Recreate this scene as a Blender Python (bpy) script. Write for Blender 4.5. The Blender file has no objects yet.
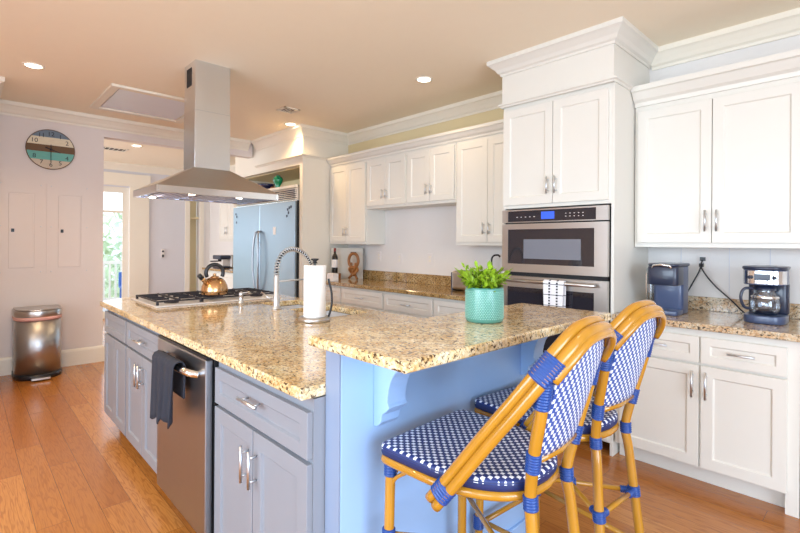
import bpy, bmesh, math, random
from mathutils import Vector, Matrix
random.seed(7)
S = bpy.context.scene
COL = S.collection
PI = math.pi

# ---------------------------------------------------------------- camera, world, exposure
YAW, ROLL, F, CY, H = math.radians(46.6), math.radians(0.37), 464.0, 243.3, 1.35
cy_, sy_ = math.cos(YAW), math.sin(YAW)
Ry = Matrix(((cy_, 0, sy_), (0, 1, 0), (-sy_, 0, cy_)))
cr_, sr_ = math.cos(ROLL), math.sin(ROLL)
Rz = Matrix(((cr_, -sr_, 0), (sr_, cr_, 0), (0, 0, 1)))
Mc = Rz @ Ry @ Matrix(((1, 0, 0), (0, 0, -1), (0, 1, 0)))
cam = bpy.data.cameras.new('camera')
cam.sensor_width = 36.0
cam.lens = F / 800 * 36
cam.shift_y = -(266.5 - CY) / 800
cam.clip_start = 0.02
co = bpy.data.objects.new('camera', cam)
COL.objects.link(co)
r_, d_, f_ = Mc[0], Mc[1], Mc[2]
co.matrix_world = Matrix(((r_[0], -d_[0], -f_[0], 0), (r_[1], -d_[1], -f_[1], 0), (r_[2], -d_[2], -f_[2], H), (0, 0, 0, 1)))
S.camera = co

W = bpy.data.worlds.new('world')
S.world = W
W.use_nodes = True
bg = W.node_tree.nodes['Background']
bg.inputs[0].default_value = (0.76, 0.88, 1.0, 1)
bg.inputs[1].default_value = 1.9

S.view_settings.view_transform = 'Standard'
S.view_settings.look = 'None'
S.view_settings.exposure = 0.5
S.view_settings.gamma = 1.0
S.view_settings.use_curve_mapping = False


def area_light(name, loc, direction, sx, sy, power, color, spread=PI):
    l = bpy.data.lights.new(name, 'AREA')
    l.shape = 'RECTANGLE'; l.size = sx; l.size_y = sy
    l.energy = power; l.color = color; l.spread = spread
    o = bpy.data.objects.new(name, l)
    o.location = loc
    o.rotation_euler = Vector(direction).to_track_quat('-Z', 'Y').to_euler()
    COL.objects.link(o)
    return o


# daylight through the kitchen windows (behind and right of camera), plus two added fills
area_light('daylight_right', (2.62, 0.0, 1.35), (-1, -0.08, -0.06), 3.0, 2.0, 80, (0.66, 0.80, 1.0), 2.6)
area_light('daylight_rear', (-1.2, -2.52, 1.6), (0, 1, -0.32), 2.8, 1.6, 50, (0.70, 0.84, 1.0), 2.2)
area_light('fill_rear_right', (1.5, -2.52, 1.3), (-.3, 1, -.42), 1.5, 1.8, 9, (0.58, 0.77, 1.0), 1.7)  # unseen fill lamp added to brighten and cool the lower white cabinets
area_light('fill_hall', (-7.8, -2.52, 1.6), (0, 1, 0), 2.2, 1.8, 95, (0.82, 0.9, 1.0))  # unseen fill lamp added to brighten the far room


# ---------------------------------------------------------------- materials
def srgb(r, g, b):
    def c(v):
        v /= 255.0
        return v / 12.92 if v <= 0.04045 else ((v + 0.055) / 1.055) ** 2.4
    return (c(r), c(g), c(b), 1)


def new_mat(name):
    m = bpy.data.materials.new(name)
    m.use_nodes = True
    return m, m.node_tree, m.node_tree.nodes['Principled BSDF']


def pmat(name, col, rough=0.5, metal=0.0, noise=0.03, nscale=12, bump=0.0, bscale=60, coat=0.0, aniso=None, emit=None, es=1.0):
    m, t, b = new_mat(name)
    N, L = t.nodes, t.links
    tc = N.new('ShaderNodeTexCoord')
    nz = N.new('ShaderNodeTexNoise'); nz.inputs['Scale'].default_value = nscale
    mp = N.new('ShaderNodeMapping')
    if aniso:
        mp.inputs['Scale'].default_value = aniso
    L.new(tc.outputs['Object'], mp.inputs[0]); L.new(mp.outputs[0], nz.inputs['Vector'])
    mx = N.new('ShaderNodeMix'); mx.data_type = 'RGBA'
    c = Vector(col[:3])
    mx.inputs[6].default_value = (*(c * (1 - noise)), 1)
    mx.inputs[7].default_value = (*[min(1, v) for v in c * (1 + noise)], 1)
    L.new(nz.outputs[0], mx.inputs[0]); L.new(mx.outputs[2], b.inputs['Base Color'])
    b.inputs['Roughness'].default_value = rough
    b.inputs['Metallic'].default_value = metal
    b.inputs['Coat Weight'].default_value = coat
    if bump:
        n2 = N.new('ShaderNodeTexNoise'); n2.inputs['Scale'].default_value = bscale
        L.new(mp.outputs[0], n2.inputs['Vector'])
        bp = N.new('ShaderNodeBump'); bp.inputs['Strength'].default_value = bump; bp.inputs['Distance'].default_value = 0.01
        L.new(n2.outputs[0], bp.inputs['Height']); L.new(bp.outputs[0], b.inputs['Normal'])
    if emit:
        b.inputs['Emission Color'].default_value = emit
        b.inputs['Emission Strength'].default_value = es
    return m


def ramp(t, stops, interp='LINEAR'):
    r = t.nodes.new('ShaderNodeValToRGB')
    r.color_ramp.interpolation = interp
    el = r.color_ramp.elements
    while len(el) > 1:
        el.remove(el[-1])
    el[0].position, el[0].color = stops[0][0], stops[0][1]
    for p, c in stops[1:]:
        e = el.new(p); e.color = c
    return r


def mixc(t, fac, a, b):
    mx = t.nodes.new('ShaderNodeMix'); mx.data_type = 'RGBA'
    for s, v in ((0, fac), (6, a), (7, b)):
        if isinstance(v, (tuple, float, int)):
            mx.inputs[s].default_value = v
        else:
            t.links.new(v, mx.inputs[s])
    return mx.outputs[2]


def granite(name, base, gold, pale, dark, rough=0.12, dens=1.0):
    m, t, b = new_mat(name)
    N, L = t.nodes, t.links
    tc = N.new('ShaderNodeTexCoord')
    n1 = N.new('ShaderNodeTexNoise'); n1.inputs['Scale'].default_value = 14; n1.inputs['Detail'].default_value = 5
    n1.inputs['Roughness'].default_value = 0.7
    L.new(tc.outputs['Object'], n1.inputs['Vector'])
    r1 = ramp(t, [(0.36, gold), (0.5, base), (0.63, pale)])
    L.new(n1.outputs[0], r1.inputs[0])
    v = N.new('ShaderNodeTexVoronoi'); v.inputs['Scale'].default_value = 130
    L.new(tc.outputs['Object'], v.inputs['Vector'])
    # per-cell tint
    sep = N.new('ShaderNodeSeparateColor'); L.new(v.outputs['Color'], sep.inputs[0])
    rc = ramp(t, [(0.0, pale), (0.3, base), (0.62, gold), (0.85, dark)], 'CONSTANT')
    L.new(sep.outputs[0], rc.inputs[0])
    c1 = mixc(t, 0.40, r1.outputs[0], rc.outputs[0])
    # dark flecks gathered in drifts
    n2 = N.new('ShaderNodeTexNoise'); n2.inputs['Scale'].default_value = 88; n2.inputs['Detail'].default_value = 3
    n2.inputs['Roughness'].default_value = 0.55
    mp = N.new('ShaderNodeMapping'); mp.inputs['Scale'].default_value = (0.75, 1.2, 1.0); mp.inputs['Rotation'].default_value = (0, 0, 0.5)
    L.new(tc.outputs['Object'], mp.inputs[0]); L.new(mp.outputs[0], n2.inputs['Vector'])
    r2 = ramp(t, [(0.595 - 0.02 * dens, (0, 0, 0, 1)), (0.64 - 0.02 * dens, (1, 1, 1, 1))])
    L.new(n2.outputs[0], r2.inputs[0])
    n3 = N.new('ShaderNodeTexNoise'); n3.inputs['Scale'].default_value = 200; n3.inputs['Detail'].default_value = 2
    L.new(tc.outputs['Object'], n3.inputs['Vector'])
    r3 = ramp(t, [(0.62, (0, 0, 0, 1)), (0.68, (1, 1, 1, 1))])
    L.new(n3.outputs[0], r3.inputs[0])
    c2 = mixc(t, r2.outputs[0], c1, dark)
    c3 = mixc(t, r3.outputs[0], c2, (dark[0] * 0.5, dark[1] * 0.45, dark[2] * 0.45, 1))
    L.new(c3, b.inputs['Base Color'])
    b.inputs['Roughness'].default_value = rough
    b.inputs['IOR'].default_value = 1.5
    b.inputs['Coat Weight'].default_value = 0.3
    b.inputs['Coat Roughness'].default_value = 0.05
    return m


def wood_floor():
    m, t, b = new_mat('oak_planks')
    N, L = t.nodes, t.links
    tc = N.new('ShaderNodeTexCoord')
    br = N.new('ShaderNodeTexBrick')
    br.offset = 0.37; br.offset_frequency = 2
    br.inputs['Scale'].default_value = 1.0
    br.inputs['Brick Width'].default_value = 1.15
    br.inputs['Row Height'].default_value = 0.13
    br.inputs['Mortar Size'].default_value = 0.0008
    br.inputs['Mortar Smooth'].default_value = 0.1
    br.inputs['Bias'].default_value = 0.0
    br.inputs['Color1'].default_value = (0, 0, 0, 1)
    br.inputs['Color2'].default_value = (1, 1, 1, 1)
    br.inputs['Mortar'].default_value = (0.5, 0.5, 0.5, 1)
    L.new(tc.outputs['Object'], br.inputs['Vector'])
    tint = ramp(t, [(0.0, srgb(172, 106, 46)), (0.35, srgb(180, 114, 50)), (0.7, srgb(190, 124, 58)), (1.0, srgb(200, 136, 70))])
    L.new(br.outputs['Color'], tint.inputs[0])
    # grain: stretched wave offset per plank
    mp = N.new('ShaderNodeMapping'); mp.inputs['Scale'].default_value = (1.1, 11, 1)
    add = N.new('ShaderNodeVectorMath'); add.operation = 'MULTIPLY_ADD'
    L.new(br.outputs['Color'], add.inputs[0]); add.inputs[1].default_value = (9, 5, 0)
    L.new(tc.outputs['Object'], add.inputs[2]); L.new(add.outputs[0], mp.inputs[0])
    g = N.new('ShaderNodeTexNoise'); g.inputs['Scale'].default_value = 1.6; g.inputs['Detail'].default_value = 3; g.inputs['Distortion'].default_value = 0.3
    L.new(mp.outputs[0], g.inputs['Vector'])
    mu = N.new('ShaderNodeMath'); mu.operation = 'MULTIPLY'; mu.inputs[1].default_value = 60
    L.new(g.outputs[0], mu.inputs[0])
    sn = N.new('ShaderNodeMath'); sn.operation = 'SINE'; L.new(mu.outputs[0], sn.inputs[0])
    gr = ramp(t, [(0.35, (0, 0, 0, 1)), (1.0, (1, 1, 1, 1))]); L.new(sn.outputs[0], gr.inputs[0])
    fine = N.new('ShaderNodeTexNoise'); fine.inputs['Scale'].default_value = 22; fine.inputs['Detail'].default_value = 4
    mp2 = N.new('ShaderNodeMapping'); mp2.inputs['Scale'].default_value = (0.4, 9, 1)
    L.new(tc.outputs['Object'], mp2.inputs[0]); L.new(mp2.outputs[0], fine.inputs['Vector'])
    ff = N.new('ShaderNodeMath'); ff.operation = 'MULTIPLY'; ff.inputs[1].default_value = 0.42
    L.new(gr.outputs[0], ff.inputs[0])
    c1 = mixc(t, ff.outputs[0], tint.outputs[0], srgb(134, 76, 32))
    f2 = ramp(t, [(0.45, (0, 0, 0, 1)), (0.75, (0.5, 0.5, 0.5, 1))]); L.new(fine.outputs[0], f2.inputs[0])
    c2 = mixc(t, f2.outputs[0], c1, srgb(140, 84, 40))
    c3 = mixc(t, br.outputs['Fac'], c2, srgb(92, 52, 24))
    L.new(c3, b.inputs['Base Color'])
    b.inputs['Roughness'].default_value = 0.24
    b.inputs['Coat Weight'].default_value = 0.25
    b.inputs['Coat Roughness'].default_value = 0.12
    return m


def weave(name, blue, white, p, half):
    """Staggered white stitches on blue, in the object's own x/y (seat) or y/z (back)."""
    m, t, b = new_mat(name)
    N, L = t.nodes, t.links
    tc = N.new('ShaderNodeTexCoord')
    sp = N.new('ShaderNodeSeparateXYZ'); L.new(tc.outputs['Object'], sp.inputs[0])
    def mth(op, a, bb=None, c=None):
        n = N.new('ShaderNodeMath'); n.operation = op
        for i, v in enumerate((a, bb, c)):
            if v is None:
                continue
            if isinstance(v, (int, float)):
                n.inputs[i].default_value = v
            else:
                L.new(v, n.inputs[i])
        return n.outputs[0]
    u = sp.outputs[0] if 'seat' in name else sp.outputs[2]
    v = sp.outputs[1]
    fu = mth('FRACT', mth('ADD', mth('DIVIDE', u, p), 50.0))
    fv = mth('FRACT', mth('ADD', mth('DIVIDE', v, p), 50.0))
    def cell(c):
        a = mth('LESS_THAN', mth('ABSOLUTE', mth('SUBTRACT', fu, c)), half[0])
        d = mth('LESS_THAN', mth('ABSOLUTE', mth('SUBTRACT', fv, c)), half[1])
        return mth('MULTIPLY', a, d)
    w = mth('MAXIMUM', cell(0.26), cell(0.74))
    L.new(mixc(t, w, blue, white), b.inputs['Base Color'])
    bp = N.new('ShaderNodeBump'); bp.inputs['Strength'].default_value = 0.5; bp.inputs['Distance'].default_value = 0.002
    L.new(w, bp.inputs['Height']); L.new(bp.outputs[0], b.inputs['Normal'])
    b.inputs['Roughness'].default_value = 0.42
    return m


def steel(name, col, rough=0.28, streak=(1, 1, 60)):
    m, t, b = new_mat(name)
    N, L = t.nodes, t.links
    tc = N.new('ShaderNodeTexCoord'); mp = N.new('ShaderNodeMapping'); mp.inputs['Scale'].default_value = streak
    nz = N.new('ShaderNodeTexNoise'); nz.inputs['Scale'].default_value = 6; nz.inputs['Detail'].default_value = 4
    L.new(tc.outputs['Object'], mp.inputs[0]); L.new(mp.outputs[0], nz.inputs['Vector'])
    mr = N.new('ShaderNodeMapRange'); mr.inputs[3].default_value = rough * 0.8; mr.inputs[4].default_value = rough * 1.25
    L.new(nz.outputs[0], mr.inputs[0]); L.new(mr.outputs[0], b.inputs['Roughness'])
    L.new(mixc(t, nz.outputs[0], tuple(c * 0.94 for c in col[:3]) + (1,), col), b.inputs['Base Color'])
    b.inputs['Metallic'].default_value = 1.0
    return m


def glass_mat(name, tint=(1, 1, 1, 1), refl=0.08):
    m, t, b = new_mat(name)
    N, L = t.nodes, t.links
    N.remove(b)
    tr = N.new('ShaderNodeBsdfTransparent'); tr.inputs[0].default_value = tint
    gl = N.new('ShaderNodeBsdfGlossy'); gl.inputs['Roughness'].default_value = 0.02
    lw = N.new('ShaderNodeLayerWeight'); lw.inputs[0].default_value = 0.3
    ml = N.new('ShaderNodeMath'); ml.operation = 'MULTIPLY_ADD'; ml.inputs[1].default_value = 0.5; ml.inputs[2].default_value = refl
    L.new(lw.outputs['Fresnel'], ml.inputs[0])
    ms = N.new('ShaderNodeMixShader')
    L.new(ml.outputs[0], ms.inputs[0]); L.new(tr.outputs[0], ms.inputs[1]); L.new(gl.outputs[0], ms.inputs[2])
    L.new(ms.outputs[0], N['Material Output'].inputs[0])
    return m


M = {}
M['ceiling'] = pmat('ceiling_paint', srgb(250, 238, 216), 0.9, noise=0.01)
M['wall'] = pmat('wall_paint', srgb(230, 220, 214), 0.85, noise=0.01)
M['wall_white'] = pmat('wall_white_paint', srgb(234, 230, 226), 0.8, noise=0.01)
M['wall_grey'] = pmat('wall_grey_paint', srgb(220, 220, 226), 0.8, noise=0.01)
M['trim'] = pmat('trim_paint', srgb(240, 232, 216), 0.45, noise=0.01)
M['cream'] = pmat('alcove_paint_and_glow', srgb(232, 214, 170), 0.8, noise=0.01)  # alcove's own cream; fridge niche and wall band use it as warm glow
M['white'] = pmat('cabinet_white', srgb(230, 226, 216), 0.38, noise=0.008)
M['grey'] = pmat('cabinet_grey_blue', srgb(138, 142, 150), 0.4, noise=0.01)
M['panelblue'] = pmat('island_panel_blue', srgb(156, 190, 232), 0.45, noise=0.01)
M['endshade'] = pmat('bar_end_shaded_blue', srgb(134, 148, 172), 0.45, noise=0.01)  # bar wall colour greyed to carry the shade on its end face
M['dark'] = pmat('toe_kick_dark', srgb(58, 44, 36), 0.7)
M['gap'] = pmat('gap_black', srgb(20, 20, 22), 0.6)
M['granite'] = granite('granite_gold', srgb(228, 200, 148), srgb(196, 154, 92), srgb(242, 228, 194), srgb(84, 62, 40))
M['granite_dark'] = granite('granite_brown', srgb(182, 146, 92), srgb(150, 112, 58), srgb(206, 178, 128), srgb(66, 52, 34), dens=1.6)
M['floor'] = wood_floor()
M['steel'] = steel('brushed_steel', (0.56, 0.53, 0.50, 1), 0.3)
M['steel_dw'] = steel('brushed_steel_dark', (0.38, 0.40, 0.43, 1), 0.32)
M['steel_bin'] = steel('brushed_steel_bin', (0.5, 0.5, 0.5, 1), 0.38, (30, 30, 1))
M['steel_v'] = steel('brushed_steel_upright', (0.72, 0.75, 0.78, 1), 0.24, (30, 30, 1))
M['fridge'] = steel('fridge_steel', (0.34, 0.42, 0.48, 1), 0.33, (30, 30, 1))
M['chrome'] = pmat('satin_nickel', (0.68, 0.71, 0.74, 1), 0.34, 1.0, noise=0.01)
M['brightsteel'] = pmat('polished_steel', (0.8, 0.8, 0.8, 1), 0.12, 1.0, noise=0.01)
M['sinksteel'] = pmat('sink_steel', (0.80, 0.81, 0.83, 1), 0.38, 0.55, noise=0.01)
M['black'] = pmat('black_plastic', srgb(28, 28, 32), 0.35)
M['iron'] = pmat('cast_iron', srgb(34, 34, 42), 0.5, bump=0.1)
M['blackglass'] = pmat('oven_glass', srgb(38, 36, 44), 0.05, coat=0.6, noise=0.02)
M['ovenwin'] = pmat('oven_inner_window', srgb(120, 124, 134), 0.12, coat=0.4, noise=0.02)
M['copper'] = pmat('copper', (0.66, 0.40, 0.2, 1), 0.22, 1.0, noise=0.05)
M['paper'] = pmat('paper', srgb(248, 246, 244), 0.9, bump=0.15, bscale=200)
M['teal'] = pmat('teal_glaze', srgb(84, 146, 132), 0.3, coat=0.3)
M['tealdark'] = pmat('teal_relief', srgb(140, 196, 182), 0.35, coat=0.2)
M['leaf'] = pmat('lime_leaf', srgb(136, 170, 36), 0.4, noise=0.5, nscale=30)
M['soil'] = pmat('soil', srgb(60, 44, 30), 0.9, bump=0.4)
M['cane'] = pmat('rattan_cane', srgb(178, 124, 32), 0.22, noise=0.16, nscale=8, aniso=(3, 3, 1), coat=0.4)
M['blue'] = pmat('blue_binding', srgb(22, 64, 134), 0.35, noise=0.2, nscale=90)
M['navy'] = pmat('navy_edge', srgb(24, 38, 88), 0.5, noise=0.15, nscale=120)
M['weave_seat'] = weave('weave_seat', srgb(26, 46, 108), srgb(236, 240, 250), 0.0262, (0.205, 0.205))
M['weave_back'] = weave('weave_back', srgb(44, 80, 156), srgb(238, 242, 250), 0.0255, (0.22, 0.22))
M['cloth_dark'] = pmat('charcoal_cloth', srgb(44, 46, 56), 0.95, bump=0.4, bscale=300)
M['glass'] = glass_mat('window_glass')
M['carafe'] = glass_mat('carafe_glass', (0.82, 0.86, 0.9, 1), 0.14)
M['lamp'] = pmat('lamp_lens', (1, 0.95, 0.85, 1), 0.5, emit=(1.0, 0.9, 0.72, 1), es=9)
M['disp'] = pmat('blue_display', (0.02, 0.05, 0.3, 1), 0.2, emit=(0.05, 0.15, 0.9, 1), es=0.6)
M['slate'] = pmat('slate_plastic', srgb(70, 84, 116), 0.3, coat=0.3)
M['slatedark'] = pmat('dark_slate_plastic', srgb(36, 44, 66), 0.3, coat=0.3)
M['red'] = pmat('bin_liner', srgb(226, 172, 160), 0.6)
M['green'] = pmat('green_glass', srgb(10, 122, 84), 0.08, coat=0.5)
M['navybowl'] = pmat('navy_bowl', srgb(30, 36, 74), 0.15, coat=0.5)
M['wine'] = pmat('bottle_glass', srgb(22, 24, 26), 0.08, coat=0.5)
M['winecap'] = pmat('bottle_foil', srgb(110, 24, 34), 0.35)
M['label'] = pmat('bottle_label', srgb(236, 230, 226), 0.7)
M['woodcarve'] = pmat('carved_wood', srgb(150, 96, 46), 0.4, noise=0.3, nscale=18, aniso=(1, 1, 6))
M['board'] = pmat('pale_board', srgb(214, 208, 196), 0.6, noise=0.03)
M['hatchpanel'] = pmat('hatch_panel', srgb(226, 230, 244), 0.3, noise=0.01)
M['deck'] = pmat('deck_boards', srgb(190, 190, 192), 0.7)
M['tree'] = pmat('tree_leaves_glare', srgb(196, 212, 180), 0.8, noise=0.4, nscale=3)  # leaves paled: outdoor overexposure and haze put into the colour
M['bluechair'] = pmat('blue_chair', srgb(60, 110, 190), 0.5)
M['filter'] = pmat('baffle_filter', (0.68, 0.68, 0.78, 1), 0.25, 1.0)
M['ink'] = pmat('clock_ink', srgb(46, 46, 52), 0.6)
for nm, c in (('slat_grey', (112, 128, 142)), ('slat_cream', (226, 214, 186)), ('slat_brown', (112, 84, 58)), ('slat_teal', (110, 178, 166)), ('slat_sand', (206, 190, 168))):
    M[nm] = pmat(nm, srgb(*c), 0.7, noise=0.12, nscale=20, aniso=(1, 1, 8))


# ---------------------------------------------------------------- mesh helpers
class MB:
    def __init__(s):
        s.v = []; s.f = []; s.sm = []

    def add(s, vs, fs, smooth=False):
        o = len(s.v)
        s.v += [tuple(v) for v in vs]
        s.f += [tuple(i + o for i in f) for f in fs]
        s.sm += [smooth] * len(fs)
        return s

    def box(s, x0, x1, y0, y1, z0, z1):
        v = [(x, y, z) for x in (x0, x1) for y in (y0, y1) for z in (z0, z1)]
        return s.add(v, [(0, 1, 3, 2), (4, 6, 7, 5), (0, 4, 5, 1), (2, 3, 7, 6), (0, 2, 6, 4), (1, 5, 7, 3)])

    def tube(s, pts, r, n=12, caps=True, closed=False):
        pts = [Vector(p) for p in pts]
        rr = r if isinstance(r, (list, tuple)) else [r] * len(pts)
        k = len(pts)
        T = []
        for i in range(k):
            a = pts[(i - 1) % k] if (closed or i > 0) else pts[i]
            b = pts[(i + 1) % k] if (closed or i < k - 1) else pts[i]
            T.append((b - a).normalized())
        up = Vector((0, 0, 1)) if abs(T[0].z) < 0.9 else Vector((1, 0, 0))
        nrm = T[0].cross(up).normalized()
        vs = []
        for i in range(k):
            nrm = (nrm - T[i] * nrm.dot(T[i])).normalized()
            bn = T[i].cross(nrm)
            for j in range(n):
                a = 2 * PI * j / n
                vs.append(pts[i] + (nrm * math.cos(a) + bn * math.sin(a)) * rr[i])
        fs = []
        m = k if closed else k - 1
        for i in range(m):
            for j in range(n):
                a, b = i * n + j, i * n + (j + 1) % n
                c, d = ((i + 1) % k) * n + (j + 1) % n, ((i + 1) % k) * n + j
                fs.append((a, d, c, b))
        if caps and not closed:
            fs.append(tuple(range(n))); fs.append(tuple((k - 1) * n + j for j in reversed(range(n))))
        return s.add(vs, fs, True)

    def lathe(s, cx, cy, prof, n=32, a0=0.0, cap=True):
        vs = []
        for r, z in prof:
            for j in range(n):
                a = a0 + 2 * PI * j / n
                vs.append((cx + r * math.cos(a), cy + r * math.sin(a), z))
        fs = []
        for i in range(len(prof) - 1):
            for j in range(n):
                fs.append((i * n + j, i * n + (j + 1) % n, (i + 1) * n + (j + 1) % n, (i + 1) * n + j))
        if cap:
            fs.append(tuple(reversed(range(n))))
            fs.append(tuple((len(prof) - 1) * n + j for j in range(n)))
        return s.add(vs, fs, True)

    def prism(s, pts, z0, z1, axis='z', smooth=False):
        """Polygon pts (2-D) extruded along axis: z -> (x,y); x -> (y,z); y -> (x,z)."""
        n = len(pts)
        def P(p, t):
            return (p[0], p[1], t) if axis == 'z' else ((t, p[0], p[1]) if axis == 'x' else (p[0], t, p[1]))
        vs = [P(p, z0) for p in pts] + [P(p, z1) for p in pts]
        fs = [tuple(reversed(range(n))), tuple(range(n, 2 * n))]
        s.add(vs, fs)
        o = len(s.v) - 2 * n
        for i in range(n):
            j = (i + 1) % n
            s.f.append((o + i, o + j, o + n + j, o + n + i)); s.sm.append(smooth)
        return s

    def sweep(s, path, prof):
        """Mitred moulding. path: plan points, moulding grows to the RIGHT of travel; prof: (offset, z)."""
        pts = [Vector(p) for p in path]
        k = len(pts); n = len(prof)
        vs = []
        for i in range(k):
            d0 = (pts[i] - pts[i - 1]).normalized() if i > 0 else (pts[1] - pts[0]).normalized()
            d1 = (pts[i + 1] - pts[i]).normalized() if i < k - 1 else d0
            n0 = Vector((d0.y, -d0.x)); n1 = Vector((d1.y, -d1.x))
            b = (n0 + n1).normalized(); b = b / max(0.2, b.dot(n0))
            for o, z in prof:
                vs.append((pts[i].x + b.x * o, pts[i].y + b.y * o, z))
        fs = []
        for i in range(k - 1):
            for j in range(n):
                fs.append((i * n + j, i * n + (j + 1) % n, (i + 1) * n + (j + 1) % n, (i + 1) * n + j))
        fs.append(tuple(range(n))); fs.append(tuple((k - 1) * n + j for j in reversed(range(n))))
        return s.add(vs, fs)

    def shaker(s, x0, x1, z0, z1, y, t=0.02, rail=0.058, rec=0.009):
        """Door or drawer front facing -Y: flat rails round a sunk panel."""
        r = min(rail, (x1 - x0) * 0.3, (z1 - z0) * 0.3)
        R = [(x0, x1, z0, z1, y), (x0 + r, x1 - r, z0 + r, z1 - r, y), (x0 + r + .006, x1 - r - .006, z0 + r + .006, z1 - r - .006, y + rec)]
        vs = []
        for a, b, c, d, yy in R:
            vs += [(a, yy, c), (b, yy, c), (b, yy, d), (a, yy, d)]
        vs += [(x0, y + t, z0), (x1, y + t, z0), (x1, y + t, z1), (x0, y + t, z1)]
        fs = []
        for k in (0, 4):
            for i in range(4):
                j = (i + 1) % 4
                fs.append((k + i, k + j, k + 4 + j, k + 4 + i))
        fs.append((8, 9, 10, 11))
        for i in range(4):
            j = (i + 1) % 4
            fs.append((i, 12 + i, 12 + j, j))
        fs.append((15, 14, 13, 12))
        return s.add(vs, fs)

    def build(s, name, mat, parent=None, bevel=0.0, seg=2, label=None, sub=0):
        me = bpy.data.meshes.new(name)
        off = Vector((0, 0, 0))
        p = parent
        while p is not None:
            off += Vector(p.location); p = p.parent
        me.from_pydata([(v[0] - off.x, v[1] - off.y, v[2] - off.z) for v in s.v], [], s.f)
        me.polygons.foreach_set('use_smooth', s.sm)
        bm = bmesh.new(); bm.from_mesh(me)
        bmesh.ops.recalc_face_normals(bm, faces=bm.faces)
        bm.to_mesh(me); bm.free()
        me.materials.append(M[mat] if isinstance(mat, str) else mat)
        o = bpy.data.objects.new(name, me)
        COL.objects.link(o)
        if parent is not None:
            o.parent = parent
        if bevel:
            b = o.modifiers.new('bevel', 'BEVEL'); b.width = bevel; b.segments = seg; b.limit_method = 'ANGLE'; b.angle_limit = math.radians(40)
        if sub:
            q = o.modifiers.new('sub', 'SUBSURF'); q.levels = sub; q.render_levels = sub
        if label:
            o['label'] = label
        return o


def thing(name, label, cat, loc=(0, 0, 0), group=None):
    o = bpy.data.objects.new(name, None)
    o.empty_display_size = 0.05
    o.location = loc
    COL.objects.link(o)
    o['label'] = label; o['category'] = cat
    if group:
        o['group'] = group
    return o


def tag(o, label, cat, group=None):
    o['label'] = label; o['category'] = cat
    if group:
        o['group'] = group
    return o


def rebase(o, loc):
    """Put the origin of a one-mesh thing at loc without moving it."""
    d = Vector(loc) - o.location
    o.data.transform(Matrix.Translation(-d)); o.location = loc
    return o


def struct(name, mb, mat, parent=None, bevel=0.0):
    o = mb.build(name, mat, parent, bevel)
    if parent is None:
        o['kind'] = 'structure'
    return o


def copy_tree(o, parent=None):
    c = o.copy(); COL.objects.link(c)
    if parent is not None:
        c.parent = parent
    for ch in list(o.children):
        copy_tree(ch, c)
    return c


def text_mesh(txt, size):
    cu = bpy.data.curves.new('t', 'FONT'); cu.body = txt; cu.size = size; cu.align_x = 'CENTER'; cu.align_y = 'CENTER'
    o = bpy.data.objects.new('t', cu); COL.objects.link(o)
    dg = bpy.context.evaluated_depsgraph_get()
    me = bpy.data.meshes.new_from_object(o.evaluated_get(dg))
    vs = [v.co.copy() for v in me.vertices]; fs = [tuple(p.vertices) for p in me.polygons]
    bpy.data.objects.remove(o); bpy.data.meshes.remove(me)
    return vs, fs


def catmull(P, n=8):
    P = [Vector(p) for p in P]
    out = []
    for i in range(len(P) - 1):
        p0 = P[i - 1] if i > 0 else P[i] * 2 - P[i + 1]
        p3 = P[i + 2] if i + 2 < len(P) else P[i + 1] * 2 - P[i]
        for k in range(n):
            t = k / n
            out.append(0.5 * (2 * P[i] + (P[i + 1] - p0) * t + (2 * p0 - 5 * P[i] + 4 * P[i + 1] - p3) * t * t + (3 * P[i] - p0 - 3 * P[i + 1] + p3) * t ** 3))
    out.append(P[-1])
    return out


# ---------------------------------------------------------------- room shell
CZ = 2.74
YB = 3.63      # back wall
XL = -6.11     # left wall face
XF = -9.4      # far room wall
XR = 2.7
YN = -2.6
struct('floor', MB().box(-9.55, XR + .1, YN - .1, YB + .1, -.05, 0), 'floor')
struct('ceiling', MB().box(-9.55, XR + .1, YN - .1, YB + .1, CZ, CZ + .08), 'ceiling')
struct('wall_back', MB().box(-9.55, XR + .1, YB, YB + .1, 0, CZ), 'wall_white')
# left wall with the panel doors, ends at the opening; header beam carries on
struct('wall_left', MB().box(XL - .12, XL, YN, 1.165, 0, CZ).box(XL - .12, XL, 1.165, 2.94, 2.53, CZ), 'wall')
# right wall with a big window opening
struct('wall_right', MB().box(XR, XR + .1, YN, -1.55, 0, CZ).box(XR, XR + .1, 1.55, YB, 0, CZ).box(XR, XR + .1, -1.55, 1.55, 0, .3).box(XR, XR + .1, -1.55, 1.55, 2.45, CZ), 'wall_white')
struct('wall_front', MB().box(-9.55, -8.9, YN - .1, YN, 0, CZ).box(-6.7, -2.7, YN - .1, YN, 0, CZ).box(.3, .7, YN - .1, YN, 0, CZ).box(2.3, XR, YN - .1, YN, 0, CZ).box(.7, 2.3, YN - .1, YN, 0, .35).box(.7, 2.3, YN - .1, YN, 2.3, CZ)
       .box(-8.9, -6.7, YN - .1, YN, 0, .65).box(-8.9, -6.7, YN - .1, YN, 2.55, CZ).box(-2.7, .3, YN - .1, YN, 0, .75).box(-2.7, .3, YN - .1, YN, 2.45, CZ), 'wall_white')  # hall and right-hand openings added for the fill lamps
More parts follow.
